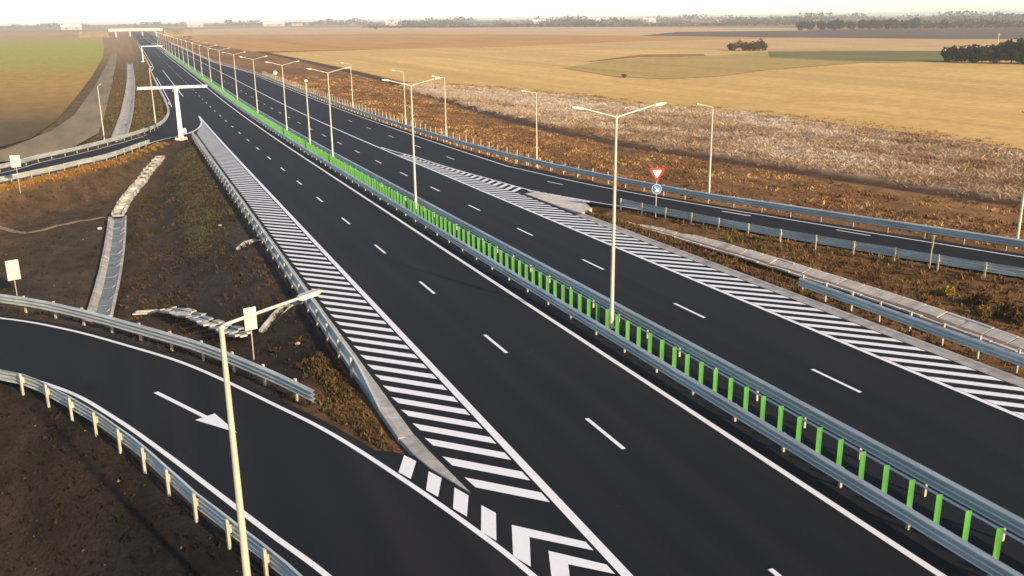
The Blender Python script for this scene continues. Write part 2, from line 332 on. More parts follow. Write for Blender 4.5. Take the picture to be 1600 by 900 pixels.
def left_field_mat():
    m, N, L, B = nt('uneven_young_wheat')
    geo = N.new('ShaderNodeNewGeometry'); sx = N.new('ShaderNodeSeparateXYZ'); L.new(geo.outputs['Position'], sx.inputs[0])
    lg = N.new('ShaderNodeMath'); lg.operation = 'LOGARITHM'; L.new(sx.outputs['Y'], lg.inputs[0]); lg.inputs[1].default_value = 10.0
    n = pos_noise(N, L, .012, (1, .5, 1), 5); a = N.new('ShaderNodeMath'); a.operation = 'MULTIPLY_ADD'; L.new(n, a.inputs[0]); a.inputs[1].default_value = .22; L.new(lg.outputs[0], a.inputs[2])
    mr = N.new('ShaderNodeMapRange'); mr.inputs['From Min'].default_value = 2.31; mr.inputs['From Max'].default_value = 3.31; L.new(a.outputs[0], mr.inputs['Value'])
    c = ramp(N, L, mr.outputs[0], [(.0, (.10, .075, .034)), (.10, (.14, .098, .040)), (.21, (.34, .20, .055)), (.32, (.42, .25, .058)), (.45, (.38, .30, .052)), (.60, (.36, .36, .05)), (.78, (.38, .36, .055)), (.92, (.44, .31, .10))])
    g = pos_noise(N, L, .3, (1, .4, 1), 6, .75); c = mixc(N, L, .7, c, ramp(N, L, g, [(.3, (.70,)*3), (.72, (1.26,)*3)]), 'MULTIPLY')
    L.new(c, B.inputs['Base Color']); B.inputs['Roughness'].default_value = .95; B.inputs['Specular IOR Level'].default_value = .1; return m
sheet('wheat_field', [(-700, 1548), (-32, 1453), (-18, 812), (-14, 584), (-13.5, 376), (-14.2, 270), (-15, 205), (-17, 175), (-25, 150), (-60, 110), (-240, 110)], left_field_mat())
sheet('dirt_track', [(-25, 146), (-19, 163), (-14.5, 186), (-12.2, 215), (-11.0, 302), (-10.3, 490), (-10.3, 806), (-8, 806), (-6.4, 490), (-6.2, 302), (-6.3, 215), (-6.6, 178), (-9.5, 160), (-16, 146)], M['track'])
# ------------------------------------------------------------------ roads
def resample(pl, step):
    s = np.concatenate([[0], np.cumsum(np.linalg.norm(np.diff(pl, axis=0), axis=1))]); n = max(2, int(round(s[-1]/step))+1); t = np.linspace(0, s[-1], n)
    return np.stack([np.interp(t, s, pl[:, 0]), np.interp(t, s, pl[:, 1])], 1)
def ribbon(A, B, dz, skirt=.35):
    V = []; F = []; n = len(A)
    for a, b in zip(A, B):
        za, zb = float(zr(a[1]))+dz, float(zr(b[1]))+dz
        V += [(a[0], a[1], za), (b[0], b[1], zb), (a[0], a[1], za-skirt), (b[0], b[1], zb-skirt)]
    for i in range(n-1):
        k = 4*i; F += [(k, k+4, k+5, k+1), (k, k+2, k+6, k+4), (k+1, k+5, k+7, k+3)]
    return MB().add(V, F)
yy = np.concatenate([np.arange(-8, 240, 2.0), np.arange(240, 520, 10), np.arange(520, 2600, 60)])
xl = np.interp(yy, [-8, 34, 38, 150, 170, 200, 350, 420, 700, 2600], [8.1, 8.1, 8.05, 8.05, 7.4, 6.9, 6.9, 7.4, 7.8, 7.8])
xr = np.interp(yy, [-8, 64, 74, 80, 95, 330, 440, 2600], [32.2, 32.2, 32.3, 33.2, 38.75, 38.75, 33.4, 33.4])
motorway = tag(ribbon(np.stack([xl, yy], 1), np.stack([xr, yy], 1), 0.0).build('motorway', M['asphalt']), kind='structure')
def strip_road(name, A, B, dz):
    n = 90; ra = resample(A, 1); rb = resample(B, 1)
    pick = lambda p: p[np.linspace(0, len(p)-1, n).astype(int)]
    return tag(ribbon(pick(ra), pick(rb), dz).build(name, M['asphalt2']), kind='structure')
exit_ramp = strip_road('exit_ramp', off(FR_R, -.45), off(FR_L, .45), -.006)
entry_ramp = strip_road('entry_ramp', off(RR_L, 0), off(RR_R, -.2), -.006)
far_ramp = strip_road('far_ramp', off(LF_N, .4), off(LF_O, -.3), -.006)
PZ = .007
def mark(name, poly, road, dz=PZ):
    """a painted patch: polygon cut along y so that it follows the road's long profile"""
    return MB().add([(x, y, float(zr(y))+dz) for x, y in poly], [tuple(range(len(poly)))]).build(name, M['paint'], road)
def line(name, pl, w, road, dz=PZ):
    a = off(pl, -w/2); b = off(pl, w/2); V = []; F = []
    for p, q in zip(a, b): V += [(*p, float(zr(p[1]))+dz), (*q, float(zr(q[1]))+dz)]
    for i in range(len(pl)-1): F.append((2*i, 2*i+2, 2*i+3, 2*i+1))
    return MB().add(V, F).build(name, M['paint'], road)
def straight(x, y0, y1, step=2.0): 
    y = np.concatenate([np.arange(y0, min(y1, 240), step), np.arange(240, y1, 20)]) if y1 > 240 else np.arange(y0, y1+.01, step)
    return np.stack([np.full(len(y), x), y], 1)
line('edge_line', straight(18.55, -6, 1300), .24, motorway)                      # inner line, left carriageway
line('edge_line', straight(22.3, -6, 1300), .20, motorway)                       # inner line, right carriageway
line('edge_line', straight(10.86, -6, 186), .30, motorway)
line('edge_line', straight(10.86, 255, 400), .22, motorway)
line('edge_line', straight(29.45, -6, 1300), .24, motorway)
line('edge_line', np.array([(8.6, 1300.), (8.6, 620), (8.5, 440), (8.2, 400), (6.9, 374)]), .25, motorway)
line('edge_line', np.array([(7.3, 330.), (7.3, 280), (7.2, 230), (6.9, 200)]), .2, motorway)
line('edge_line', straight(37.85, 95, 330), .20, motorway)
for k in range(62):
    y = 3.6+11.2*k
    if y < 620: mark('lane_dash', [(14.50, y), (14.66, y), (14.66, y+2.95), (14.50, y+2.95)], motorway)
    y += .75
    if y < 620: mark('lane_dash', [(25.72, y), (25.88, y), (25.88, y+2.95), (25.72, y+2.95)], motorway)
for y in (104.2, 118, 132, 146, 160): mark('lane_dash', [(34.35, y), (34.5, y), (34.5, y+3), (34.35, y+3)], motorway)
# left hatched area: stripes slanting from the kerb side to the lane line
yb = 22.55
while yb < 172:
    yb += 1.60 if yb < 27 else 1.42
    x0 = np.interp(yb+2.4, [20, 25, 29, 33, 150, 153, 158, 165, 174, 190], [8.95, 8.9, 8.42, 8.3, 8.35, 8.35, 8.7, 9.6, 10.3, 10.7])
    if x0 > 10.4: break
    ya = yb+(10.62-x0)*1.1; th = .70 if yb < 27 else .64
    mark('hatch_stripe', [(x0, ya), (x0+.10, ya-th-.11), (10.62, yb-th+.1), (10.62, yb+.1)], motorway)
# painted nose between the exit ramp and the carriageway
for p in ([(7.33, 28.7), (7.58, 28.05), (7.04, 26.85), (6.80, 27.5)], [(7.75, 27.15), (8.0, 26.5), (7.5, 25.3), (7.28, 25.9)],
          [(8.18, 25.7), (8.42, 25.0), (7.93, 23.75), (7.7, 24.4)], [(8.58, 24.25), (8.82, 23.6), (8.26, 22.1), (8.02, 22.75)]):
    mark('chevron_bar', p, exit_ramp, .011)
for k in range(3):
    d = np.array([.42, -1.75])*k; P = np.array([(9.0, 22.75), (10.6-.42*k, 21.0+.46*k), (10.6-.42*k, 20.5+.46*k), (9.22, 21.9), (8.64, 20.45), (8.4, 21.15)])+d
    for q in ([P[0], P[1], P[2], P[3]], [P[0], P[3], P[4], P[5]]): mark('chevron_bar', [tuple(v) for v in q], motorway, .011)
# right hatched area
for k in range(90):
    yl = 7.2+1.37*k; xm = 31.96 if yl < 80 else 31.9-1.7*(yl-80)/30
    if yl > 112 or xm < 29.95: break
    ye = yl-(xm-29.60)*1.04
    mark('hatch_stripe', [(29.60, yl), (xm, ye), (xm, ye+.62), (29.60, yl+.62)], motorway)
    xu = np.interp(ye, [76, 80, 86.6, 101.6, 109], [33.9, 33.4, 32.7, 31.3, 30.9])-.25
    if yl > 80.5 and xu-xm > .25:
        dy = (xu-xm)*1.1; mark('hatch_stripe', [(xm+.03, ye), (xu, ye+dy), (xu, ye+dy+.75), (xm+.03, ye+.75)], motorway)
line('edge_line', spl([(29.75, 121), (30.2, 115), (31.0, 109), (31.4, 101.6), (32.0, 94.2), (32.8, 86.6), (33.5, 80), (34.4, 75.5), (35.7, 71.2)]), .22, motorway, .011)
for k in range(9):
    t = k/8; mark('block_mark', [(33.55+2.1*t, 79.4-7.6*t), (33.85+2.1*t, 78.9-7.6*t), (33.55+2.1*t, 78.3-7.6*t), (33.2+2.1*t, 78.9-7.6*t)], motorway, .011)
# ramp lines
line('edge_line', FR_R, .19, exit_ramp, .004); line('edge_line', FR_L, .19, exit_ramp, .004)
line('edge_line', off(RR_R, .75), .17, entry_ramp, .004); line('edge_line', off(RR_L[8:], -.45), .15, entry_ramp, .004)
line('edge_line', LF_N, .22, far_ramp, .012); line('edge_line', LF_O[6:], .18, far_ramp, .004)
line('edge_line', spl([(5.4, 150.8), (8.0, 157), (9.6, 164.7), (10.5, 174), (10.8, 184)]), .3, motorway, .011)
for p in ([(37.15, 83.3), (37.3, 83.35), (37.85, 80.8), (37.7, 80.75)], [(43.3, 62.1), (43.45, 62.2), (44.3, 59.5), (44.1, 59.4)], [(46.4, 52.2), (46.55, 52.25), (47.3, 49.6), (47.15, 49.55)]): mark('lane_dash', p, entry_ramp, .004)
ar = np.array((2.12, 33.1))-np.array((-.6, 38.8)); ar /= np.linalg.norm(ar); an = np.array((ar[1], -ar[0])); A0 = np.array((-.6, 38.8))
pt = lambda s, n: tuple(A0+ar*s+an*n)
mark('arrow_shaft', [pt(0, -.10), pt(0, .10), pt(4.0, .10), pt(4.0, -.10)], exit_ramp, .004)
mark('arrow_head', [pt(3.98, -.42), pt(3.98, .42), pt(6.3, 0)], exit_ramp, .004)
# pale paved tip between the carriageway and the entry ramp
V2 = [(32.35, 77.5), (33.6, 77.8), (35.3, 71.2), (34.4, 67.8), (32.75, 66.4), (32.4, 70)]
tag(MB().add([(x, y, float(zr(y))+.05) for x, y in V2]+[(x, y, float(zr(y))-.3) for x, y in V2], [(0, 1, 2, 3, 4, 5)]+[(i, 6+i, 6+(i+1) % 6, (i+1) % 6) for i in range(6)]).build('paved_nose', M['conc_w']), kind='structure')
# gravel verge at the tip of the exit island
V3 = [(7.35, 38), (7.45, 30.5), (7.62, 28.6), (6.5, 29.9), (5.9, 32.2), (5.6, 35)]
V4 = [(6.2, 29.75), (7.0, 29.2), (7.62, 28.5), (8.16, 28.5), (8.4, 20), (8.0, 20), (6.6, 26)]
tag(MB().add([(x, y, float(zr(y))-.011) for x, y in V4]+[(x, y, float(zr(y))-.3) for x, y in V4], [tuple(range(7))]+[(i, 7+i, 7+(i+1) % 7, (i+1) % 7) for i in range(7)]).build('nose_paving', M['asphalt2']), kind='structure')
# kerb gutters, laid in two-metre stones
def kerb(name, x0, x1, ya, yb, mat, up):
    root = MB().add([(x0+.03, ya, float(zr(ya))-.3), (x1-.03, ya, float(zr(ya))-.3), (x1-.03, yb, float(zr(yb))-.3), (x0+.03, yb, float(zr(yb))-.3)], [(0, 1, 2, 3)]).build(name, mat); tag(root, kind='structure')
    L = 1.98; w = x1-x0; V = []
    for y in (0, L):
        for x, z in ((0, -.28), (0, up), (w*.25, up), (w*.45, up-.05), (w, .012), (w, -.28)): V.append((x, y, z-G*y))
    F = [tuple(range(6))[::-1], tuple(range(6, 12))]+[(i, (i+1) % 6, 6+(i+1) % 6, 6+i) for i in range(6)]
    stone = MB().add(V, F).mesh('kerb_stone', mat); y = ya
    while y < yb-1:
        if y < 128: put('kerb_stone', stone, root, (x0+random.uniform(-.008, .008), y, float(zr(y))))
        y += 2.0
    if yb > 128:
        p = np.arange(128, yb+.1, 2.0); tag(ribbon(np.stack([np.full(len(p), x0), p], 1), np.stack([np.full(len(p), x1), p], 1), up*.7).build('kerb_run', mat, root), kind='stuff')
    return root
kerb('gutter_kerb', 7.48, 8.12, 30, 150, M['conc'], .09)
kr = kerb('gutter_kerb', 32.02, 32.72, 4, 66, M['conc'], .10)
for o in kr.children: o.scale.x = -1; o.location.x = 32.72
tip = [(7.52, 30), (8.12, 30), (8.2, 28.6), (8.52, 25.1), (7.85, 27.3), (7.62, 28.6)]
tag(MB().add([(x, y, float(zr(y))+.05) for x, y in tip]+[(x, y, float(zr(y))-.2) for x, y in tip], [tuple(range(6))]+[(i, 6+i, 6+(i+1) % 6, (i+1) % 6) for i in range(6)]).build('kerb_tip', M['conc']), kind='structure')
# ------------------------------------------------------------------ guardrails
def beam_profile(z0, z1, lip=0.0):
    n = 3; h = (z1-z0)/n; front = [(lip, z0-.004), (lip, z0+.008)] if lip else []
    for i in range(n):
        a = z0+i*h
        front += [(-.02, a+.02*h), (-.01, a+.10*h), (.095, a+.36*h), (.10, a+.52*h), (.09, a+.64*h), (-.01, a+.90*h), (-.02, a+.97*h)]
    back = [(min(x, .10)-.012, z) for x, z in front[::-1] if x != lip or not lip]
    return front+back
POST = {}
def post_mesh(h):
    k = round(h, 2)
    if k not in POST:
        m = MB(); m.box((0, 0, k/2-.35), (.05, .10, k+.7)); m.box((.03, -.045, k/2-.35), (.065, .012, k+.69)); m.box((.03, .045, k/2-.35), (.065, .012, k+.69))
        POST[k] = m.mesh('post', M['galv_post'])
    return POST[k]
SPACER = MB().box((0, 0, 0), (.13, .10, .26), 0, .9, .9).mesh('spacer', M['galv_post'])
SPLICE = MB().box((0, 0, 0), (.014, .34, .07)).mesh('splice_plate', M['galv'])
def guardrail(label, pl, side, z0=.25, z1=.78, sp=2.8, ph=None, near=140, ends=(0, 0), start=0.0, group=None, lip=0.0):
    """pl: line of the posts; side +1/-1: the beam hangs on the right/left of the walking direction"""
    pl = np.array(pl, float); P = resample(pl, 1.4); c = P[len(P)//2]
    root = empty('guardrail', (P[0][0], P[0][1], float(zr(P[0][1])))); ox, oy, oz = root.location
    tag(root, label, 'guardrail', group)
    prof = beam_profile(z0, z1, lip); Q = off(P, side*.15); T = np.gradient(P, axis=0); T /= np.linalg.norm(T, axis=1)[:, None]
    V = []; F = []; m = len(prof); s = np.concatenate([[0], np.cumsum(np.linalg.norm(np.diff(P, axis=0), axis=1))])
    for i, q in enumerate(Q):
        nrm = np.array((T[i][1], -T[i][0]))*side; drop = 0.0
        if ends[0] and s[i] < ends[0]: drop = (1-s[i]/ends[0])*(z1+.05)
        if ends[1] and s[-1]-s[i] < ends[1]: drop = (1-(s[-1]-s[i])/ends[1])*(z1+.05)
        wob = .008*math.sin(s[i]*1.9+side)+.006*math.sin(s[i]*.53)
        for a, z in prof: p = q+nrm*(a+wob); V.append((p[0]-ox, p[1]-oy, float(zr(q[1]))+z-drop+wob*.6-oz))
    for i in range(len(Q)-1):
        for j in range(m): F.append((i*m+j, i*m+(j+1) % m, (i+1)*m+(j+1) % m, (i+1)*m+j))
    F += [tuple(range(m)), tuple((len(Q)-1)*m+j for j in range(m))]
    MB().add(V, F).build('beam', M['galv'], root)
    far = MB(); n = int(s[-1]/sp); h = ph or z1+.02; pm = post_mesh(h)
    for k in range(n+1):
        t = min(start+k*sp, s[-1]-.1); x = np.interp(t, s, P[:, 0]); y = np.interp(t, s, P[:, 1]); i = min(int(np.searchsorted(s, t)), len(T)-1)
        if y < 5: continue
        rz = math.atan2(T[i][1], T[i][0])-math.pi/2; ez = float(zr(y))
        if (ends[0] and t < ends[0]*.7) or (ends[1] and s[-1]-t < ends[1]*.7): continue
        if y < near:
            put('post', pm, root, (x-ox, y-oy, ez-oz), rz+(0 if side > 0 else math.pi)+random.uniform(-.06, .06))
            nx_, ny_ = T[i][1]*side, -T[i][0]*side
            put('spacer', SPACER, root, (x-ox+nx_*.085, y-oy+ny_*.085, ez-oz+(z0+z1)/2), rz)
            if y < 60 and k % 2 == 0:                          # splice plate where two beam lengths lap
                put('splice_plate', SPLICE, root, (x-ox+nx_*.152, y-oy+ny_*.152, ez-oz+(z0+z1)/2), rz)
        else: far.box((x-ox, y-oy, ez-oz+h/2-.2), (.10, .13, h+.4), rz)
    if far.v: tag(far.build('far_posts', M['galv_post'], root), kind='stuff')
    return root
guardrail('galvanised guardrail on the left side of the green median slats', straight(19.55, 4, 900), -1, .25, .78, 2.86, ph=.70, near=120, start=2.45-.02)
med_r = guardrail('galvanised guardrail on the right side of the green median slats', straight(21.52, 4, 900), -1, .50, 1.04, 2.86, ph=.80, near=120, start=.9)
V = straight(21.22-21.52, 4, 900); MB().tube([(p[0], p[1]-4, float(zr(p[1]))-float(zr(4))+.48) for p in V], .042, 6).build('lip_glint_bar', M['white'], med_r)  # white bar added in place of the bright highlight along the beam's lip
guardrail('guardrail beside the left hatched area, seen from behind', straight(7.36, 32, 152), 1, .27, .78, 2.7, near=112, ends=(5, 4))
guardrail('curved guardrail on the inner side of the foreground exit ramp', spl([(-33, 68.2), (-23, 65.8), (-14, 61.4), (-7.3, 55.3), (-4, 51.2), (-1.1, 46.8), (1.7, 42.3), (4.1, 37.3), (5.35, 34.2)]), 1, .28, .82, 2.5, near=140)
guardrail('guardrail at the bottom left on the outer edge of the foreground exit ramp', spl([(-33, 54.6), (-23, 51.9), (-13, 46.9), (-6.7, 42.2), (-4.05, 37.9), (-1.65, 32.5), (.15, 27.3), (1.65, 23.4), (2.4, 21.3), (3.3, 18.4), (4.0, 15), (4.4, 9), (4.5, 0)]), -1, .27, .78, 2.2, ph=.84)
guardrail('cream lit guardrail on the near side of the far left ramp', spl([(-33, 81.5), (-25.5, 91.5), (-19, 101.2), (-14.4, 108.3), (-10.5, 113.8), (-7, 120), (-3.7, 125.8), (1.4, 140.6)]), -1, .25, .82, 2.9, near=150)
guardrail('long guardrail on the outer side of the far left ramp, running on along the motorway', np.concatenate([spl([(-41, 93), (-32, 103), (-22.5, 112.3), (-15.7, 120.3), (-12.3, 128.3), (-8.2, 136), (-3.3, 146.8), (.3, 156.6), (2.3, 163), (4.3, 175), (5.7, 194), (6.2, 224)]), [(6.2, 268), (6.3, 350), (7, 410), (7.2, 900)]]), 1, .25, .80, 2.9, near=175)
guardrail('short blue-grey guardrail between the right hatching and the concrete drain', straight(33.5, 4, 40.4), -1, .28, .82, 2.0, ph=.98)
guardrail('guardrail on the near side of the right entry ramp, behind the give-way sign', spl([(56.5, 10), (52.4, 20), (48.6, 29.5), (45.4, 37.3), (43.5, 42.4), (41.6, 47.7), (39.9, 53), (38.5, 58.5), (37.4, 63), (36.6, 67.3)]), 1, .26, .82, 2.75, ph=.86)
guardrail('long guardrail along the outer edge of the right entry ramp below the dry slope', np.concatenate([spl([(64.6, 12), (61, 20), (56.6, 30.3), (53.1, 39), (51, 45.6), (48.9, 52.2), (46.5, 60.3), (44.9, 65.2), (43.4, 72), (41.9, 81.5), (40.5, 94), (39.6, 110), (39.2, 134)]), [(39.0, 180.), (39, 330), (34.4, 440), (34.4, 900)]]), -1, .28, .86, 2.75, near=170)
# ------------------------------------------------------------------ green anti-glare slats on the median
scr = empty('anti_glare_screen', (20.4, 8, float(zr(8)))); tag(scr, 'row of bright green anti-glare slats along the middle of the median', 'glare screen')
sl = MB(); nseg = 6
ring = [(-.10+.20*i/nseg, .022*math.sin(math.pi*i/nseg)) for i in range(nseg+1)]; ring += [(x, y+.018) for x, y in ring[::-1]]
sl.prism(ring, .02, 1.04); slat = sl.mesh('slat', M['slat'])
far = MB(); y = 8.35; k = 0
while y < 620:
    z = float(zr(y)); a = math.radians(-8)
    if k < 292: put('slat', slat, scr, (random.uniform(-.01, .01), y-8, z-float(zr(8))), a+random.uniform(-.09, .09), (1, 1, random.uniform(.985, 1.01)))
    else: far.box((0, y-8, z-float(zr(8))+.5), (.22, .03, 1.0), a)
    y += 1.035; k += 1
tag(far.build('far_slats', M['slat'], scr), kind='stuff')
rl = MB()
P = straight(0, 8, 620, 2.0)
for dz in (.07,):
    V = []; F = []
    for p in P:
        zz = float(zr(p[1]))-float(zr(8))+dz; V += [(-.02, p[1]-8, zz-.025), (.02, p[1]-8, zz-.025), (.02, p[1]-8, zz+.025), (-.02, p[1]-8, zz+.025)]
    for i in range(len(P)-1):
        for j in range(4): F.append((4*i+j, 4*i+(j+1) % 4, 4*i+4+(j+1) % 4, 4*i+4+j))
    rl.add(V, F)
rl.build('mounting_rail', M['galv'], scr)
# ------------------------------------------------------------------ street lamps
def lum(m, d, tip, L=.62):
    """flat lamp head that continues an arm in direction d"""
    rz = math.atan2(d[1], d[0]); cs, sn = math.cos(rz), math.sin(rz); V = []
    for s, w, zt, zb in ((0, .05, .05, -.04), (.10, .11, .06, -.05), (.75, .13, .055, -.045), (1.0, .07, .03, -.03)):
        x = s*L
        for yy_, z in ((-w, zb), (w, zb), (w*.8, zt), (-w*.8, zt)):
            V.append((tip[0]+x*cs-yy_*sn, tip[1]+x*sn+yy_*cs, tip[2]+x*.14+z))
    F = [(0, 1, 2, 3), (15, 14, 13, 12)]
    for i in range(3):
        for j in range(4): F.append((4*i+j, 4*i+4+j, 4*i+4+(j+1) % 4, 4*i+(j+1) % 4))
    m.add(V, F)
def pole_mesh(h):
    return MB().tube([(0, 0, -.3), (0, 0, .9), (0, 0, .95), (0, 0, h*.5), (0, 0, h)], [.125, .12, .105, .085, .06], 14).mesh('pole', M['pole'], True)
def base_mesh():
    m = MB(); m.box((0, 0, .015), (.42, .42, .03))
    for a in (-.15, .15):
        for b in (-.15, .15): m.tube([(a, b, .03), (a, b, .10)], .02, 6)
    return m.mesh('base_plate', M['galv_post'])
BASE = base_mesh()
def arm_mesh(h, d, reach, rise):
    L = math.hypot(*d); d = (d[0]/L, d[1]/L)
    m = MB(); m.tube([(0, 0, h-.25), (0, 0, h), (d[0]*.12, d[1]*.12, h+.06), (d[0]*reach, d[1]*reach, h+rise)], [.06, .06, .045, .038], 8)
    l = MB(); lum(l, d, (d[0]*reach, d[1]*reach, h+rise))
    g = MB(); c = (d[0]*(reach+.34), d[1]*(reach+.34), h+rise-.004); rz = math.atan2(d[1], d[0]); g.box((c[0], c[1], c[2]), (.40, .17, .012), rz)
    return m.mesh('arm', M['pole'], True), l.mesh('luminaire', M['pole']), g.mesh('lens', M['glass'])
POLE = pole_mesh(10.35); ARML = arm_mesh(10.35, (-1, -.12), 1.85, .52); ARMR = arm_mesh(10.35, (1, -.05), 1.95, .52)
def lamp(loc, label, pole, arms, group=None, lean=0.0):
    r = empty('street_lamp', loc); tag(r, label, 'street lamp', group)
    put('pole', pole, r); put('base_plate', BASE, r)
    for a, l, g in arms:
        put('arm', a, r); lo = put('luminaire', l, r); put('lens', g, lo)
    r.rotation_euler = (random.uniform(-.006, .006), random.uniform(-.006, .006), 0); return r
for k in range(24):
    y = 38.6+34.7*k
    if y > 790: break
    lamp((20.75, y, float(zr(y))-.02), 'cream double-armed street lamp in the green median, %s from the camera' % ordinal(k), POLE, [ARML, ARMR], 'double-armed lamps along the median')
PL8 = pole_mesh(9.0)
cp = empty('camera_mast', (20.75, 123, float(zr(123)))); tag(cp, 'plain armless mast between the third and fourth median lamps', 'mast')
put('pole', pole_mesh(8.9), cp); put('base_plate', BASE, cp); MB().box((0, 0, 8.95), (.34, .5, .22), 0, .8, .8).build('camera_head', M['pole'], cp)
A_L = arm_mesh(9.0, (-1, -.25), 1.5, .35)
for (x, y, h, lab) in ((55.7, 44.7, 9.6, 'single-armed street lamp at the right edge of the photo behind the ramp guardrail'),
                       (47.9, 70.8, 9.0, 'single-armed street lamp behind the ramp guardrail, right of the give-way sign'),
                       (42.6, 98.3, 9.0, 'single-armed street lamp on the slope just above the painted right-hand nose'),
                       (41.0, 127.5, 9.0, 'single-armed street lamp right of the second median lamp, with fence posts around it'),
                       (40.3, 146.5, 9.0, 'single-armed street lamp left of the second median lamp, behind the right guardrail'),
                       (40.2, 185, 9.0, 'faint single-armed street lamp farthest along the right guardrail')):
    lamp((x, y, gz(x, y)), lab, PL8 if h == 9.0 else pole_mesh(h), [A_L if h == 9.0 else arm_mesh(h, (-1, -.35), 1.6, .4)], 'single lamps on the right verge')
B_P = pole_mesh(8.75); B_A = arm_mesh(8.75, (.93, .30), 1.95, .30)
lamp((1.22, 21.0, -1.32), 'cream single-armed street lamp in the foreground beside the bottom-left guardrail', B_P, [B_A])
lamp((-5.45, 167, gz(-5.45, 167)), 'bare cream lamp pole beyond the far left ramp, beside the dirt track', pole_mesh(8.8), [arm_mesh(8.8, (.3, 1), 1.0, .25)])
lamp((2.9, 176, gz(2.9, 176)), 'cream lamp pole left of the T-shaped sign gantry', pole_mesh(9.6), [arm_mesh(9.6, (.3, 1), 1.0, .25)])
# ------------------------------------------------------------------ T-shaped gantry and a far one
def gantry(loc, label, H_, x0, x1, colw):
    r = empty('sign_gantry', loc); tag(r, label, 'gantry')
    MB().box((0, 0, -.05), (1.9, 1.5, .5), 0, .9, .9).build('footing', M['conc_w'], r)
    MB().box((0, 0, H_/2), (colw*1.0, colw, H_), 0, .72, .85).build('column', M['white'], r)
    b = MB().box(((x0+x1)/2, 0, H_+.22), (x1-x0, .42, .38)).build('beam', M['white'], r)
    for s in (-1, 1): MB().box((s*colw*.62, 0, H_-.05), (.05, .7, .75)).build('flange', M['white'], b)
    MB().box((0, -colw*.46, 1.1), (colw*.45, .06, 1.1)).build('access_door', M['plate'], r)
    for k in range(1, 5): MB().box((x0+(x1-x0)*k/5, 0, H_+.22), (.05, .48, .46)).build('splice_collar', M['galv'], b)
    return r
g = gantry((5.75, 147.4, float(zr(147.4))-.05), 'white T-shaped sign gantry where the far left ramp meets the motorway', 7.35, -5.3, 4.45, .68)
MB().box((.62, -.1, 1.15), (.42, .5, .7)).build('control_box', M['white'], g)
gantry((5.6, 470, float(zr(470))-.05), 'distant white gantry arm reaching over the left carriageway', 6.6, -.4, 9.2, .5)
# ------------------------------------------------------------------ signs
def post_tube(h, r=.03): return MB().tube([(0, 0, -.3), (0, 0, h)], r, 10).mesh('post', M['galv_post'], True)
def plate_sign(loc, label, h, w, ph, rz, base=0.0):
    r = empty('marker_sign', loc, rz); tag(r, label, 'sign'); put('post', post_tube(h, .035), r)
    MB().box((0, -.05, h-ph/2), (w, .02, ph)).build('plate', M['plate'], r)
    m = MB(); m.box((0, -.03, h-ph*.25), (w*.9, .02, .04)); m.box((0, -.03, h-ph*.75), (w*.9, .02, .04)); m.build('bracket', M['galv_post'], r); return r
plate_sign((-9.5, 72.3, gz(-9.5, 72.3)), 'pale blank rectangular sign on a thin post at the left edge of the dark hollow', 2.65, .85, 1.45, .35)
plate_sign((4.02, 44.9, gz(4.02, 44.9)), 'pale blank rectangular sign behind the foreground lamp arm', 2.75, .62, 1.15, .25)
plate_sign((-12.1, 106.4, float(zr(106.4))-.4), 'small pale sign plate standing at the far left ramp guardrail', 3.6, .9, 1.2, .2)
plate_sign((43.95, 41.0, gz(43.95, 41)), 'slim marker post in front of the entry ramp guardrail', 2.1, .10, .8, .6)
rs = empty('round_sign', (39.6, 287, gz(39.6, 287))); tag(rs, 'small pale round sign far along the right guardrail', 'sign'); put('post', post_tube(3.2, .05), rs)
d = MB(); d.tube([(0, -.06, 2.6), (0, -.03, 2.6)], .6, 20); d.build('disc', M['plate'], rs)
yx, yy0 = 37.66, 63.0
ys_ = empty('give_way_sign', (yx, yy0, gz(yx, yy0)), -.30); tag(ys_, 'red and white give-way triangle above a round blue arrow sign on one post', 'sign')
put('post', post_tube(4.0, .04), ys_)
def tri(c, s, y0, y1): 
    P = [(c[0]+s*math.cos(a), c[1]+s*math.sin(a)) for a in (math.pi/6, 5*math.pi/6, 1.5*math.pi)]; Q = []
    for i in range(3):
        a = P[i]; 
        for w in (P[i-1], P[(i+1) % 3]): Q.append((a[0]+(w[0]-a[0])*.09, a[1]+(w[1]-a[1])*.09))
    return [(x, y0, z) for x, z in Q], [(x, y1, z) for x, z in Q]
def slab(c, s, y0, y1, name, mat, par):
    a, b = tri(c, s, y0, y1); n = len(a); return MB().add(a+b, [tuple(range(n)), tuple(range(n, 2*n))]+[(i, (i+1) % n, n+(i+1) % n, n+i) for i in range(n)]).build(name, mat, par)
t1 = slab((0, 3.55), .78, -.05, -.07, 'triangle_plate', M['red'], ys_); slab((0, 3.55), .46, -.071, -.078, 'triangle_field', M['swhite'], t1)
d = MB(); d.tube([(0, -.05, 2.25), (0, -.07, 2.25)], .40, 24); d1 = d.build('round_plate', M['blue'], ys_)
d = MB()
d.tube([(0, -.0705, 2.25), (0, -.0725, 2.25)], .395, 24); d.build('white_rim', M['swhite'], d1)
d = MB(); d.tube([(0, -.073, 2.25), (0, -.076, 2.25)], .365, 24); d.build('blue_field', M['blue'], d1)
w = []
for a in [(-.22, .17), (-.15, .24), (.10, -.01), (.10, .12), (.21, .12), (.21, -.21), (-.12, -.21), (-.12, -.10), (.02, -.10)]: w.append(a)
d = MB(); n = len(w); d.add([(x, -.0765, 2.25+z) for x, z in w]+[(x, -.079, 2.25+z) for x, z in w], [tuple(range(n)), tuple(range(n, 2*n))]+[(i, (i+1) % n, n+(i+1) % n, n+i) for i in range(n)]); d.build('arrow', M['swhite'], d1)
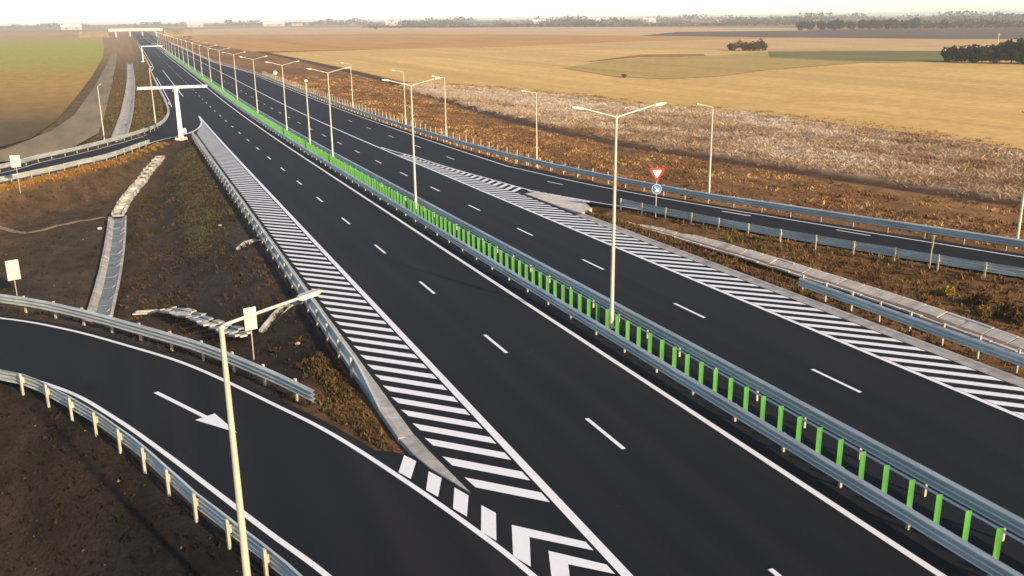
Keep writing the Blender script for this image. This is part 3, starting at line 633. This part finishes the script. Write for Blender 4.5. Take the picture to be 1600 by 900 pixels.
# ------------------------------------------------------------------ roadside fence posts on the right
fence = empty('wire_fence', (43.2, 112, gz(43.2, 112))); tag(fence, 'row of slim wooden fence posts behind the right guardrail', 'fence')
fp = MB().tube([(0, 0, -.4), (0, 0, 2.0)], [.075, .06], 7).mesh('post', M['galv_post']); fox, foy, foz = fence.location
fpts = resample(spl([(46.5, 88), (44.6, 100), (43.2, 112), (42.5, 130), (42.4, 180), (42.4, 260), (42.6, 340)]), 2.75); fz = ground_z(fpts[:, 0], fpts[:, 1])
for p, z in zip(fpts, fz): put('post', fp, fence, (p[0]-fox, p[1]-foy, float(z)-foz), 0, (1, 1, random.uniform(.88, 1.08)))
for hh in (.6, 1.2, 1.75): MB().tube([(p[0]-fox, p[1]-foy, float(z)-foz+hh) for p, z in zip(fpts, fz)], .006, 4).build('wire', M['galv'], fence)
# ------------------------------------------------------------------ concrete drains
def drain_slabs(name, label, C_, prof, step, mat, zfun, gap=.03, jitter=.015, cat='drain'):
    """precast slabs laid along C_: every flank of the cross-section prof [(offset, height)] is one slab per step"""
    P = resample(np.array(C_, float), step); N_ = off(P, 1)-P
    root = empty(name, (P[0][0], P[0][1], zfun(*P[0]))); tag(root, label, cat); O = np.array(root.location)
    for i in range(len(P)-1):
        for j in range(len(prof)-1):
            V = []
            t0, t1 = gap/step, 1-gap/step; dj = random.uniform(-jitter, jitter)
            for t in (t0, t1):
                c = P[i]*(1-t)+P[i+1]*t; n = N_[i]*(1-t)+N_[i+1]*t; z = zfun(*P[i])*(1-t)+zfun(*P[i+1])*t
                for o_, h in (prof[j], prof[j+1]):
                    q = c+n*o_; V.append((q[0]-O[0], q[1]-O[1], z+h+dj-O[2]))
            e = .10; V += [(x, y, z-e) for x, y, z in V]
            MB().add(V, [(0, 1, 3, 2), (4, 6, 7, 5), (0, 4, 5, 1), (1, 5, 7, 3), (3, 7, 6, 2), (2, 6, 4, 0)]).build('slab', mat[j] if isinstance(mat, list) else mat, root)
    return root
zgore = lambda x, y: float(zr(y))
drain_slabs('drainage_channel', 'pale concrete slab drain running between the right hatching and the entry ramp', CHAN_R[::-1], [(-1.12, -.52), (-.94, -.50), (-.62, -.72), (.02, -.74), (.60, -.53), (.76, -.50)], 1.5, [M['conc_w'], M['gravel'], M['gravel'], M['conc_w'], M['conc_w']], zgore, .045, .03)
zb = lambda x, y: ZF+.02
drain_slabs('drainage_channel', 'blue-grey concrete channel on the floor of the dark left hollow', spl([(-3.85, 62), (-3.75, 65.3), (-3.45, 71.5), (-3.15, 81.5), (-3.0, 91), (-2.95, 98)]), [(-.85, .30), (-.68, .32), (-.32, .05), (.32, .05), (.68, .32), (.85, .30)], 1.6, [M['conc'], M['conc'], M['conc_d'], M['conc'], M['conc']], zb, .05, .04)
casc = empty('drain_cascade', (-2.9, 100.5, ZF)); tag(casc, 'stepped pale concrete cascade climbing from the left channel to the far ramp', 'drain')
cp_ = resample(spl([(-2.9, 100.2), (-2.3, 106.5), (-1.3, 114.5), (-.1, 121.5), (1.25, 128), (2.6, 134.8)]), 2.0)
cz = np.maximum.accumulate(np.maximum(ground_z(cp_[:, 0], cp_[:, 1]), ZF+.02))
for i in range(len(cp_)-1):
    d = cp_[i+1]-cp_[i]; rz = math.atan2(d[1], d[0])-math.pi/2; L = np.linalg.norm(d); m = MB(); w = 1.0
    m.box((0, 0, .04), (w, L*.80, .14)); m.box((-w/2, 0, .2), (.18, L*.74, .40)); m.box((w/2, 0, .2), (.18, L*.74, .40)); m.box((0, L*.40, .20), (w*.98, .10, .36))
    m.build('step', M['conc_w'] if i % 3 == 1 else M['conc'], casc, (cp_[i][0]+2.9+random.uniform(-.05, .05), cp_[i][1]-100.5, float(cz[i])-ZF+.02), rz+random.uniform(-.05, .05))
zg_ = lambda x, y: max(gz(x, y), ZF)
bc = empty('drain_chute', (1.4, 57.8, gz(1.4, 57.8))); tag(bc, 'broken pale slabs of a drain chute behind the foreground lamp', 'drain')
for i, (x, y, w, l, rz) in enumerate([(-1.0, 63.3, .8, 1.5, 1.25), (.15, 62.0, 1.0, 1.5, .5), (.75, 60.4, 1.05, 1.5, .42), (1.3, 58.8, 1.0, 1.4, .36), (1.75, 57.2, 1.1, 1.5, .30), (2.15, 55.6, .9, 1.4, .34), (2.6, 53.8, 1.05, 1.5, .22), (3.0, 52.1, .8, 1.2, .40), (3.4, 50.5, 1.0, 1.5, .25), (3.75, 48.8, .8, 1.3, .3)]):
    m = MB(); m.box((0, 0, 0), (w*.5, l*.9, .10)); m.box((-w*.42, 0, .10), (w*.34, l*.9, .10)); m.box((w*.42, 0, .10), (w*.34, l*.9, .10))
    zz_ = max(gz(x, y), gz(x-.3, y), gz(x+.3, y)); o = m.build('slab', M['conc_b'] if i % 3 else M['conc_w'], bc, (x-1.4, y-57.8, zz_+.05-bc.location.z), rz)
    g1 = gz(x-math.sin(rz)*.6, y+math.cos(rz)*.6)-gz(x+math.sin(rz)*.6, y-math.cos(rz)*.6); o.rotation_euler = (math.atan2(g1, 1.2)+random.uniform(-.06, .06), random.uniform(-.12, .12), rz)
drain_slabs('drainage_channel', 'long pale concrete channel beside the dirt track on the left', CHAN_F, [(-1.3, .30), (-1.05, .34), (-.45, .04), (.45, .04), (1.05, .34), (1.3, .30)], 4.0, M['conc'], zb)
zs = lambda x, y: gz(x, y)
drain_slabs('drain_chute', 'small concrete inlet chute under the left guardrail beside the hatched area', np.array([(7.25, 50.2), (6.5, 49.8), (5.7, 48.9), (4.9, 47.6)]), [(-.3, .12), (-.12, .02), (.12, .02), (.3, .12)], .9, M['conc'], zs)
drain_slabs('drain_chute', 'small concrete inlet chute on the upper part of the left slope', np.array([(7.2, 68.4), (6.5, 67.9), (5.7, 66.9)]), [(-.3, .12), (-.12, .02), (.12, .02), (.3, .12)], .9, M['conc'], zs)
pth = spl([(-4.2, 99.6), (-7.2, 97.8), (-9.8, 95.1), (-11.2, 94.6), (-13, 97.5), (-16.5, 101.5)]); pa, pb = off(pth, -.35), off(pth, .35)
V = []; F = []
for a, b in zip(pa, pb): V += [(a[0], a[1], max(gz(*a), gz(*b))+.05), (b[0], b[1], max(gz(*a), gz(*b))+.05)]
for i in range(len(pa)-1): F.append((2*i, 2*i+2, 2*i+3, 2*i+1))
tag(MB().add(V, F).build('trodden_path', M['track']), kind='structure')
# ------------------------------------------------------------------ far overpass, village, trees
ov = empty('overpass', (12, 1420, ZF)); tag(ov, 'white overpass crossing the motorway far away at the vanishing point', 'bridge')
MB().box((0, 0, 8.6), (70, 10, 2.2)).build('deck', M['conc_w'], ov)
for s in (-1, 1): MB().box((0, s*4.8, 10.3), (70, .3, 1.4)).build('parapet', M['white'], ov)
for x in (-26, -8, 8, 26): MB().box((x, 0, 3.8), (2.0, 7, 7.6), 0, 1, .9).build('pier', M['conc_w'], ov)
for s in (-1, 1): MB().box((s*54, 0, 4.2), (40, 18, 8.4), 0, .86, .55).build('abutment', M['track'], ov)
def house(loc, label, w, d_, h, rz, hall=False):
    r = empty('house' if not hall else 'farm_hall', loc, rz); tag(r, label, 'building', 'village on the horizon'); 
    MB().box((0, 0, h/2), (w, d_, h)).build('wall', M['wall'], r)
    e = .4; V = [(-w/2-e, -d_/2-e, h), (w/2+e, -d_/2-e, h), (w/2+e, d_/2+e, h), (-w/2-e, d_/2+e, h), (-w/2-e, 0, h+d_*.32), (w/2+e, 0, h+d_*.32)]
    MB().add(V, [(0, 1, 5, 4), (2, 3, 4, 5), (0, 4, 3), (1, 2, 5), (0, 3, 2, 1)]).build('roof', M['swhite'] if hall else M['roof'], r)
    for x in (-w*.25, w*.25): MB().box((x, -d_/2-.03, h*.5), (w*.12, .1, h*.35)).build('window', M['dark'], r)
HS = [(1330, 3050, 60, 1), (1500, 3350, 26, 0), (1560, 3240, 22, 0), (1610, 3120, 70, 1), (1440, 2700, 24, 0), (1500, 2610, 22, 0), (1680, 2900, 55, 1), (1640, 2420, 24, 0), (1740, 2380, 20, 0), (1900, 2300, 28, 0), (520, 3700, 80, 1), (640, 3900, 40, 0), (250, 3900, 60, 1), (880, 3300, 60, 1), (-160, 3300, 60, 1)]
words = ['leftmost', 'second', 'third', 'fourth', 'fifth', 'sixth', 'seventh', 'eighth', 'ninth', 'tenth', 'eleventh', 'twelfth', 'thirteenth', 'fourteenth', 'fifteenth']
HS.sort(key=lambda h: h[0]/h[1])
for i, (x, y, w, hall) in enumerate(HS):
    house((x, y, ZF), 'pale %s on the hazy horizon, %s building from the left' % ('long hall' if hall else 'small house', words[i]), w, w*.3 if hall else w*.55, 9 if hall else 8, random.uniform(-.3, .3), hall)
def crown_mesh(name, n, dims, leaf, cols, lobes=7, seed=1):
    rg = np.random.default_rng(seed); C0 = rg.uniform(-1, 1, (lobes, 3))*np.array([.55, .55, .35]); R0 = rg.uniform(.32, .62, lobes)
    which = rg.integers(0, lobes, n); v = rg.normal(size=(n, 3)); v /= np.linalg.norm(v, axis=1)[:, None]
    p = C0[which]+v*(R0[which]*rg.uniform(.55, 1.05, n)**.5)[:, None]; p = p*np.array(dims)/2; p[:, 2] += dims[2]*.40
    a = rg.normal(size=(n, 3)); a /= np.linalg.norm(a, axis=1)[:, None]; b = np.cross(a, rg.normal(size=(n, 3))); b /= np.linalg.norm(b, axis=1)[:, None]
    s = leaf*rg.uniform(.6, 1.4, n)[:, None]
    V = np.stack([p-a*s, p+b*s*.7, p+a*s, p-b*s*.7], 1).reshape(-1, 3); Q = np.arange(4*n).reshape(n, 4)
    cc = np.array(cols)[rg.integers(0, len(cols), lobes)][which]*rg.uniform(.7, 1.35, n)[:, None]
    me = bpy.data.meshes.new(name); np_mesh(me, V, Q, np.repeat(cc, 4, 0)); me.materials.append(M['leaf']); return me
def trunk_mesh(h, r):
    m = MB(); m.tube([(0, 0, -.3), (.05, 0, h*.25), (0, .06, h*.6)], [r, r*.75, r*.4], 7)
    for k in range(4):
        a = k*1.7; m.tube([(0, 0, h*.22+k*.06*h), (math.cos(a)*h*.22, math.sin(a)*h*.22, h*.5+k*.05*h)], [r*.45, r*.15], 5)
    return m.mesh('trunk', M['bark'])
DG = [(.030, .040, .016), (.045, .055, .020), (.024, .032, .014)]; BR = [(.16, .095, .035), (.12, .075, .03), (.20, .13, .05)]; YG = [(.13, .12, .025), (.17, .13, .03)]
CR = [crown_mesh('crown', 900, (7, 7, 7), .42, DG, 8, 3), crown_mesh('crown', 900, (8, 7, 6), .42, DG+[(.06, .06, .02)], 9, 4), crown_mesh('crown', 800, (6, 6, 5.6), .40, BR, 7, 5), crown_mesh('crown', 700, (5, 5, 4.5), .35, YG, 6, 6)]
TR = trunk_mesh(5.5, .2)
def tree(x, y, s, kind, label, group=None):
    r = empty('bushy_tree', (x, y, ZF), random.uniform(0, 6)); r.scale = (s, s, s*random.uniform(.85, 1.1)); tag(r, label, 'tree', group)
    put('trunk', TR, r); put('crown', CR[kind], r)
for i, (x, y, s) in enumerate([(314, 447, 1.2), (317.5, 443.5, 1.15), (320.5, 440.5, 1.2), (324, 437, 1.3)]):
    tree(x, y, s, 2, 'rusty brown bush in the clump standing in the right-hand fields, %s from the left' % ['first', 'second', 'third', 'fourth'][i], 'rusty clump in the fields')
for i, (x, y, s) in enumerate([(307, 289, .95), (304, 282, .8), (308, 280, 1.0), (308, 274, .9), (311, 271, 1.05), (313, 265, 1.1), (316, 262, 1.25), (318, 257, 1.15), (322, 251, 1.2), (326, 244, 1.2)]):
    tree(x, y, s*1.25+.06*i, i % 2, 'dark green tree in the hedge at the right edge, %s from the left end' % ['first', 'second', 'third', 'fourth', 'fifth', 'sixth', 'seventh', 'eighth', 'ninth', 'tenth'][i], 'dark hedge at the right edge')
tree(345, 285, 1.9, 3, 'yellow-green tree rising behind the dark hedge at the right edge'); tree(352, 318, 1.1, 3, 'yellow-green bush left of the yellow-green tree behind the dark hedge')
for i in range(14):
    tree(806+12.5*i+random.uniform(-3, 3), 1003-1.9*i+random.uniform(-6, 6), random.uniform(1.8, 2.6), i % 2, 'dark tree of the distant row by the ploughed field, %s from the left' % words[i], 'distant dark tree row')
tree(147, 268, .42, 3, 'small bright yellow-green bush alone at the edge of the olive field')
for i, (x, y, s) in enumerate([(480, 1950, 1.3), (655, 2200, 1.1), (700, 2120, 1.2), (1010, 1160, 1.4)]):
    tree(x, y, s, i % 2, 'lone far tree dotted on the pale field, %s from the left' % words[i], 'lone far trees')
up = empty('utility_pole', (345, 300, ZF)); tag(up, 'thin grey utility pole behind the dark hedge at the right edge', 'pole')
MB().tube([(0, 0, -.3), (0, 0, 10.5)], [.22, .14], 8).build('shaft', M['galv_post'], up); MB().box((0, 0, 9.9), (1.8, .14, .14)).build('crossbar', M['galv_post'], up)
# far woods and hedges that read as one band
def far_wood(name, label, segs, n, hmax, leaf, cols):
    P = []; Cc = []; seg = np.array(segs, float); d = np.concatenate([[0], np.cumsum(np.linalg.norm(np.diff(seg, axis=0), axis=1))])
    t = RNG.uniform(0, d[-1], n); x = np.interp(t, d, seg[:, 0]); y = np.interp(t, d, seg[:, 1])
    env = np.clip(.42+.40*np.sin(t*.013+1)+.26*np.sin(t*.041+2)+.22*np.sin(t*.11)+.15*np.sin(t*.27), .08, 1)
    z = ZF+RNG.uniform(0, 1, n)**.8*hmax*env
    p = np.stack([x+RNG.normal(0, 8, n), y+RNG.normal(0, 30, n), z], 1)
    a = RNG.normal(size=(n, 3)); a /= np.linalg.norm(a, axis=1)[:, None]; b = np.cross(a, RNG.normal(size=(n, 3))); b /= np.linalg.norm(b, axis=1)[:, None]
    s = leaf*RNG.uniform(.6, 1.4, n)[:, None]; V = np.stack([p-a*s, p+b*s*.8, p+a*s, p-b*s*.8], 1).reshape(-1, 3)
    ci = (np.sin(t*.02)+np.sin(t*.057+1) > .3).astype(int); cc = np.array(cols)[ci]*RNG.uniform(.6, 1.3, n)[:, None]
    me = bpy.data.meshes.new(name); np_mesh(me, V, np.arange(4*n).reshape(n, 4), np.repeat(cc, 4, 0)); me.materials.append(M['leaf'])
    tag(put(name, me), label, 'woodland', kind='stuff')
far_wood('far_wood', 'hazy grey-green woods along the right half of the horizon', [(700, 2550), (1000, 2300), (1350, 2050), (1700, 1750), (2000, 1500)], 9000, 17, 2.6, [(.05, .055, .03), (.09, .075, .04)])
far_wood('far_wood', 'second band of hazy woods beyond the village on the right', [(400, 4300), (1300, 3700), (2000, 3150), (2700, 2500), (3300, 1900)], 9000, 26, 4.5, [(.06, .065, .045), (.09, .085, .055)])
far_wood('far_wood', 'faint woods low on the left part of the horizon', [(-2200, 4200), (-900, 4700), (0, 4900), (450, 4700)], 5000, 20, 5, [(.07, .07, .05), (.10, .09, .06)])
far_wood('far_hedge', 'dark low hedge line in front of the far right woods', [(560, 2350), (900, 1880), (1300, 1500), (1700, 1150)], 6000, 8, 1.8, [(.035, .035, .02), (.055, .045, .025)])
far_wood('far_hedge', 'dark band of trees above the ploughed field on the right', [(960, 1010), (1150, 960), (1500, 880)], 5000, 11, 1.6, [(.035, .040, .02), (.05, .048, .025)])
# ------------------------------------------------------------------ dry grass, weeds and stones
def scatter(name, label, X, Y, h, w, cols, nb=5, droop=.35, cat='grass', jit=.28):
    n = len(X); D_ = sd(X, Y); Z = ground_z(X, Y, D_); keep = D_ > .25; X, Y, Z = X[keep], Y[keep], Z[keep]; h = h[keep]; cols = cols[keep]; n = len(X)
    xx = np.repeat(X, nb)+RNG.normal(0, 1, n*nb)*np.repeat(h, nb)*.28; yv = np.repeat(Y, nb)+RNG.normal(0, 1, n*nb)*np.repeat(h, nb)*.28
    zz = np.repeat(Z, nb)-.04; hh = np.repeat(h, nb)*RNG.uniform(.5, 1.15, n*nb); a = RNG.uniform(0, 2*math.pi, n*nb); ww = hh*w*RNG.uniform(.6, 1.4, n*nb)
    l = RNG.uniform(0, 2*math.pi, n*nb); lx, ly = np.cos(l)*hh*droop, np.sin(l)*hh*droop
    b0 = np.stack([xx-np.cos(a)*ww, yv-np.sin(a)*ww, zz], 1); b1 = np.stack([xx+np.cos(a)*ww, yv+np.sin(a)*ww, zz], 1)
    m1 = np.stack([xx+np.cos(a)*ww*.7+lx*.4, yv+np.sin(a)*ww*.7+ly*.4, zz+hh*.6], 1); t = np.stack([xx+lx, yv+ly, zz+hh], 1)
    V = np.stack([b0, b1, m1, t], 1).reshape(-1, 3); me = bpy.data.meshes.new(name)
    cc = np.repeat(cols, nb, 0)*RNG.uniform(1-jit, 1+jit, (n*nb, 1)); np_mesh(me, V, np.arange(4*n*nb).reshape(-1, 4), np.repeat(cc, 4, 0)); me.materials.append(M['blade'])
    return tag(put(name, me), label, cat, kind='stuff')
def pickc(pal, n, key=None):
    pal = np.array(pal); k = RNG.integers(0, len(pal), n) if key is None else np.clip((key*len(pal)).astype(int), 0, len(pal)-1); return pal[k]
def between(n, pa, pb):
    """random points between two polylines"""
    pa = resample(pa, 1); pb = resample(pb, 1); t = RNG.uniform(0, 1, n); s = RNG.uniform(0, 1, n)
    A = np.stack([np.interp(t*(len(pa)-1), np.arange(len(pa)), pa[:, i]) for i in (0, 1)], 1); B = np.stack([np.interp(t*(len(pb)-1), np.arange(len(pb)), pb[:, i]) for i in (0, 1)], 1)
    return A*(1-s[:, None])+B*s[:, None]
def clumps(nc, per, pa, pb, rad, squash=1.0):
    """tuft positions gathered in clumps, plus for each tuft its clump number and how central it is"""
    c = between(nc, pa, pb); k = np.repeat(np.arange(nc), per); r = RNG.uniform(.4, 1.0, nc)*rad
    g = RNG.normal(0, .5, (nc*per, 2)); q = c[k]+g*r[k][:, None]*np.array([1.0, squash]); return q, k, np.clip(1-np.linalg.norm(g, axis=1)/1.6, .15, 1), r/rad
RA = spl([(75, 275), (70.5, 212), (70, 175), (70.5, 144), (72.5, 124), (75.5, 111), (80, 90), (84, 74), (89, 58), (95, 38), (101, 15)])
RT = spl([(80, 275), (92, 245), (100, 211), (102, 181), (109, 168), (113.5, 151), (116, 120), (115.5, 94), (117, 60), (120, 14)])
q, k, ce, rr = clumps(2600, 34, RA, RT, 2.8, 1.5); nC = 2600
pal = np.array([(.17, .10, .06), (.30, .20, .125), (.44, .32, .215), (.54, .43, .33), (.52, .45, .39), (.40, .27, .14), (.27, .17, .10)])
cq = between(1, RA, RT); cm = np.array([q[k == i].mean(0) for i in range(nC)]); kn = np.clip(.5+.42*hnoise(cm[:, 0]*.22+4, cm[:, 1]*.12)+RNG.normal(0, .14, nC), 0, .999)
cc = np.array([(.22, .13, .07), (.33, .22, .13), (.42, .30, .19), (.50, .39, .28), (.50, .42, .34), (.40, .31, .22)])[(kn*6).astype(int)]
scatter('dry_weeds', 'wide belt of pale pinkish dry weeds along the far side of the ditch', q[:, 0], q[:, 1], (.16+.42*ce)*(.45+.6*rr[k])*RNG.uniform(.6, 1.25, len(q)), .11, cc[k]*1.36*(.85+.25*ce)[:, None], 5, 1.0, 'weeds', .12)
SA = np.array([(39.8, 330.), (39.9, 200), (40.2, 120), (41.2, 95), (43.5, 76), (46, 66), (49.5, 55), (52, 46), (54, 39), (58, 30), (66, 12)])
SB = np.array([(74, 330.), (72.5, 270), (66, 210), (64.5, 175), (64.5, 144), (66.5, 124), (69.5, 111), (74, 90), (78, 74), (83, 58), (95, 15)])
q, k, ce, rr = clumps(1900, 20, SA, SB, 2.6, 2.2); nC = 1900
pal = 1.35*np.array([(.075, .042, .022), (.13, .068, .030), (.20, .105, .042), (.30, .165, .06), (.40, .26, .11), (.24, .105, .038), (.15, .10, .04)])
cc = pal[RNG.choice(7, nC, p=[.12, .18, .20, .16, .12, .14, .08])]
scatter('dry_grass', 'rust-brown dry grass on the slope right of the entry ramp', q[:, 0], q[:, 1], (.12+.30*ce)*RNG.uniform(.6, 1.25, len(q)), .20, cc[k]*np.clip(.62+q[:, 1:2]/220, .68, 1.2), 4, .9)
q, k, ce, rr = clumps(420, 16, RT+np.array([-3.5, 0]), RT+np.array([7.0, 1]), 2.4, 1.8)
cc = np.array([(.30, .16, .055), (.22, .12, .05), (.40, .25, .10), (.46, .30, .13)])[RNG.integers(0, 4, 420)]
scatter('dry_grass', 'rusty grass margin between the pale weed belt and the golden stubble', q[:, 0], q[:, 1], (.12+.35*ce)*RNG.uniform(.6, 1.2, len(q)), .16, cc[k], 4, .9)
n = 9000
p = between(n, np.array([(32.9, 66.), (32.9, 40), (33, 10)]), RR_L[12:-1])
key = .5+.5*hnoise(p[:, 0]*1.3, p[:, 1]*.8)
kc = pl_dist(p[:, 0], p[:, 1], CHAN_R-np.array([.35, 0])) > 1.35; p = p[kc]; key = key[kc]; n = len(p)
scatter('dry_grass', 'brown and olive grass between the right hatching and the entry ramp', p[:, 0], p[:, 1], RNG.uniform(.10, .34, n), .22, pickc([(.075, .042, .018), (.12, .065, .026), (.19, .10, .034), (.10, .085, .025), (.25, .15, .05)], n, np.clip(key+RNG.normal(0, .25, n), 0, .999)), 4, .5)
n = 26000
p = np.stack([RNG.uniform(-34, 7.4, n), RNG.uniform(24, 150, n)], 1); key = .5+.5*hnoise(p[:, 0]*.7, p[:, 1]*.5+3); kk = (key > .42)|(RNG.uniform(0, 1, n) < .25); p = p[kk]; key = key[kk]; n = len(p)
kc = pl_dist(p[:, 0], p[:, 1], np.array([(-3.9, 61.), (-3.0, 98), (-2.3, 106.5), (2.6, 134.8)])) > 1.2; p = p[kc]; key = key[kc]; n = len(p)
scatter('sparse_grass', 'sparse dull grass over the dark earth hollow inside the left ramps', p[:, 0], p[:, 1], RNG.uniform(.06, .22, n), .26, pickc([(.040, .030, .021), (.055, .040, .026), (.075, .050, .030), (.062, .052, .026)], n, np.clip(key+RNG.normal(0, .2, n), 0, .999))*np.clip(p[:, 1:2]/85, .25, 1.05), 4, .6)  # tufts darken towards the near corner, the same shade put into their colour
q, k, ce, rr = clumps(230, 26, np.array([(-1.5, 44.), (-1.8, 66), (-1, 110)]), np.array([(6.3, 42.), (6.6, 66), (6.4, 125)]), 1.5, 1.6)
cc = np.array([(.060, .042, .026), (.095, .060, .034), (.12, .075, .040), (.075, .066, .030), (.15, .10, .055)])[RNG.choice(5, 230, p=[.3, .25, .15, .2, .1])]
scatter('bank_weeds', 'patches of dull brown weeds on the left embankment below the hatched area', q[:, 0], q[:, 1], (.07+.22*ce)*RNG.uniform(.6, 1.2, len(q)), .14, cc[k], 4, .9, 'weeds')
n = 5200
t = RNG.uniform(72, 136, n); p = np.stack([4.6+.02*(t-90)+RNG.normal(0, 1.0, n)+.6*np.sin(t*.4), t], 1)
scatter('green_weeds', 'streak of dull green weeds down the left embankment beside the hatching', p[:, 0], p[:, 1], RNG.uniform(.06, .22, n), .16, pickc([(.095, .092, .034), (.125, .118, .042), (.070, .062, .028), (.15, .13, .05)], n), 4, .5, 'weeds')
n = 2200
p = np.stack([RNG.uniform(5.2, 7.45, n), RNG.uniform(28.3, 41, n)], 1); p = p[(p[:, 0] > 5.6-.0*(p[:, 1]))]; n = len(p)
scatter('verge_grass', 'tawny tufts at the tip of the island between exit ramp and hatching', p[:, 0], p[:, 1], RNG.uniform(.06, .22, n), .24, pickc([(.12, .068, .030), (.18, .11, .048), (.08, .05, .027), (.13, .10, .040)], n), 4, .5)
n = 3000
t = RNG.uniform(0, 1, n); q = LF_N[(t*(len(LF_N)-12)).astype(int)]; p = q+np.stack([RNG.uniform(.5, 2.2, n), -RNG.uniform(.2, 1.4, n)], 1)
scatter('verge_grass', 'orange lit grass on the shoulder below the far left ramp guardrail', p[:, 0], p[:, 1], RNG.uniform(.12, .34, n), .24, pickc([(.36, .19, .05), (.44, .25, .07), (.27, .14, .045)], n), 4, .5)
n = 6000
p = np.stack([RNG.uniform(-7, 6, n), RNG.uniform(150, 420, n)], 1)
scatter('dry_grass', 'olive-brown grass between the dirt track and the motorway', p[:, 0], p[:, 1], RNG.uniform(.2, .5, n), .3, pickc([(.12, .085, .038), (.15, .105, .042), (.09, .07, .03), (.18, .115, .045)], n), 4, .5)
def bush(x, y, s, label, kind):
    r = empty('roadside_bush', (x, y, gz(x, y)), random.uniform(0, 6)); r.scale = (s, s, s); tag(r, label, 'bush', 'small bushes by the drain'); put('stem', TR, r); put('crown', BC[kind], r)
BC = [crown_mesh('crown', 500, (7, 7, 5), .55, [(.30, .19, .035), (.36, .22, .04)], 6, 11), crown_mesh('crown', 500, (7, 7, 4.6), .55, [(.14, .075, .03), (.10, .06, .025), (.19, .10, .035)], 6, 12)]
for i, (x, y, s, k, lab) in enumerate([(41.6, 37.6, .14, 0, 'small golden bush on the bank above the concrete drain, left of the brown ones'), (42.0, 35.2, .20, 1, 'dark brown low bush just right of the golden bush above the drain'), (41.3, 32.6, .22, 1, 'brown low bush farthest right above the drain'), (40.6, 33.8, .13, 0, 'small ochre bush low on the bank right beside the drain slabs'), (43.0, 33.0, .20, 1, 'brown bush close under the entry ramp guardrail')]): bush(x, y, s, lab, k)
def stone_mesh(seed):
    bm = bmesh.new(); bmesh.ops.create_icosphere(bm, subdivisions=2, radius=1); rg = random.Random(seed)
    for v in bm.verts: v.co *= rg.uniform(.72, 1.15); v.co.z *= .6
    me = bpy.data.meshes.new('stone'); bm.to_mesh(me); bm.free(); me.materials.append(M['conc_w']); return me
SM = [stone_mesh(s) for s in range(3)]
for i, (x, y, s, lab) in enumerate([(6.0, 43.4, .14, 'single pale stone on the slope right of the blank sign'), (5.3, 78, .16, 'single pale stone high on the left embankment near the guardrail'), (-4.5, 93.5, .22, 'pale stone beside the head of the left channel')]):
    o = put('stone', SM[i], None, (x, y, gz(x, y)+s*.25), i*1.3, (s, s*1.2, s)); tag(o, lab, 'stone')

# loose stones and clods over the bare earth: far too many to count
n = 2600; P = np.stack([RNG.uniform(-30, 7.2, n), RNG.uniform(22, 145, n)], 1); D_ = sd(P[:, 0], P[:, 1]); P = P[D_ > .5]; zz = ground_z(P[:, 0], P[:, 1]); n = len(P)
base = np.array([(1, 0, 0), (-.5, .87, 0), (-.5, -.87, 0), (0, 0, .8), (0, 0, -.5)]); tri_ = np.array([(0, 1, 3), (1, 2, 3), (2, 0, 3), (1, 0, 4), (2, 1, 4), (0, 2, 4)])
r_ = RNG.uniform(.03, .10, n)*np.where(RNG.uniform(0, 1, n) < .05, 2.0, 1); a_ = RNG.uniform(0, 6.28, n); ca, sa = np.cos(a_), np.sin(a_)
Vb = base[None]*r_[:, None, None]*RNG.uniform(.7, 1.3, (n, 5, 1)); Vw = np.stack([Vb[..., 0]*ca[:, None]-Vb[..., 1]*sa[:, None]+P[:, :1], Vb[..., 0]*sa[:, None]+Vb[..., 1]*ca[:, None]+P[:, 1:2], Vb[..., 2]+zz[:, None]+.01], -1)
cl = np.array([(.06, .045, .033), (.10, .08, .06), (.22, .19, .15)])[RNG.choice(3, n, p=[.7, .22, .08])]
me = bpy.data.meshes.new('loose_stones'); np_mesh(me, Vw.reshape(-1, 3), (tri_[None]+5*np.arange(n)[:, None, None]).reshape(-1, 3), np.repeat(cl, 5, 0)); me.materials.append(M['ground'])
tag(put('loose_stones', me), 'scattered clods and small stones over the dark left banks', 'stones', kind='stuff')
# ------------------------------------------------------------------ haze
HZ = MB().box((600, 2700, 6.0), (8600, 6400, 24.0)).build('haze', None); tag(HZ, 'thin warm haze lying over the plain', 'haze', kind='stuff')
hm = bpy.data.materials.new('haze'); hm.use_nodes = True; hn = hm.node_tree.nodes; hn.remove(hn['Principled BSDF'])
pv = hn.new('ShaderNodeVolumePrincipled'); pv.inputs['Density'].default_value = 2.2e-4; pv.inputs['Color'].default_value = (.97, .95, .92, 1); pv.inputs['Anisotropy'].default_value = 0.0
hm.node_tree.links.new(pv.outputs[0], hn['Material Output'].inputs['Volume']); HZ.data.materials.append(hm)
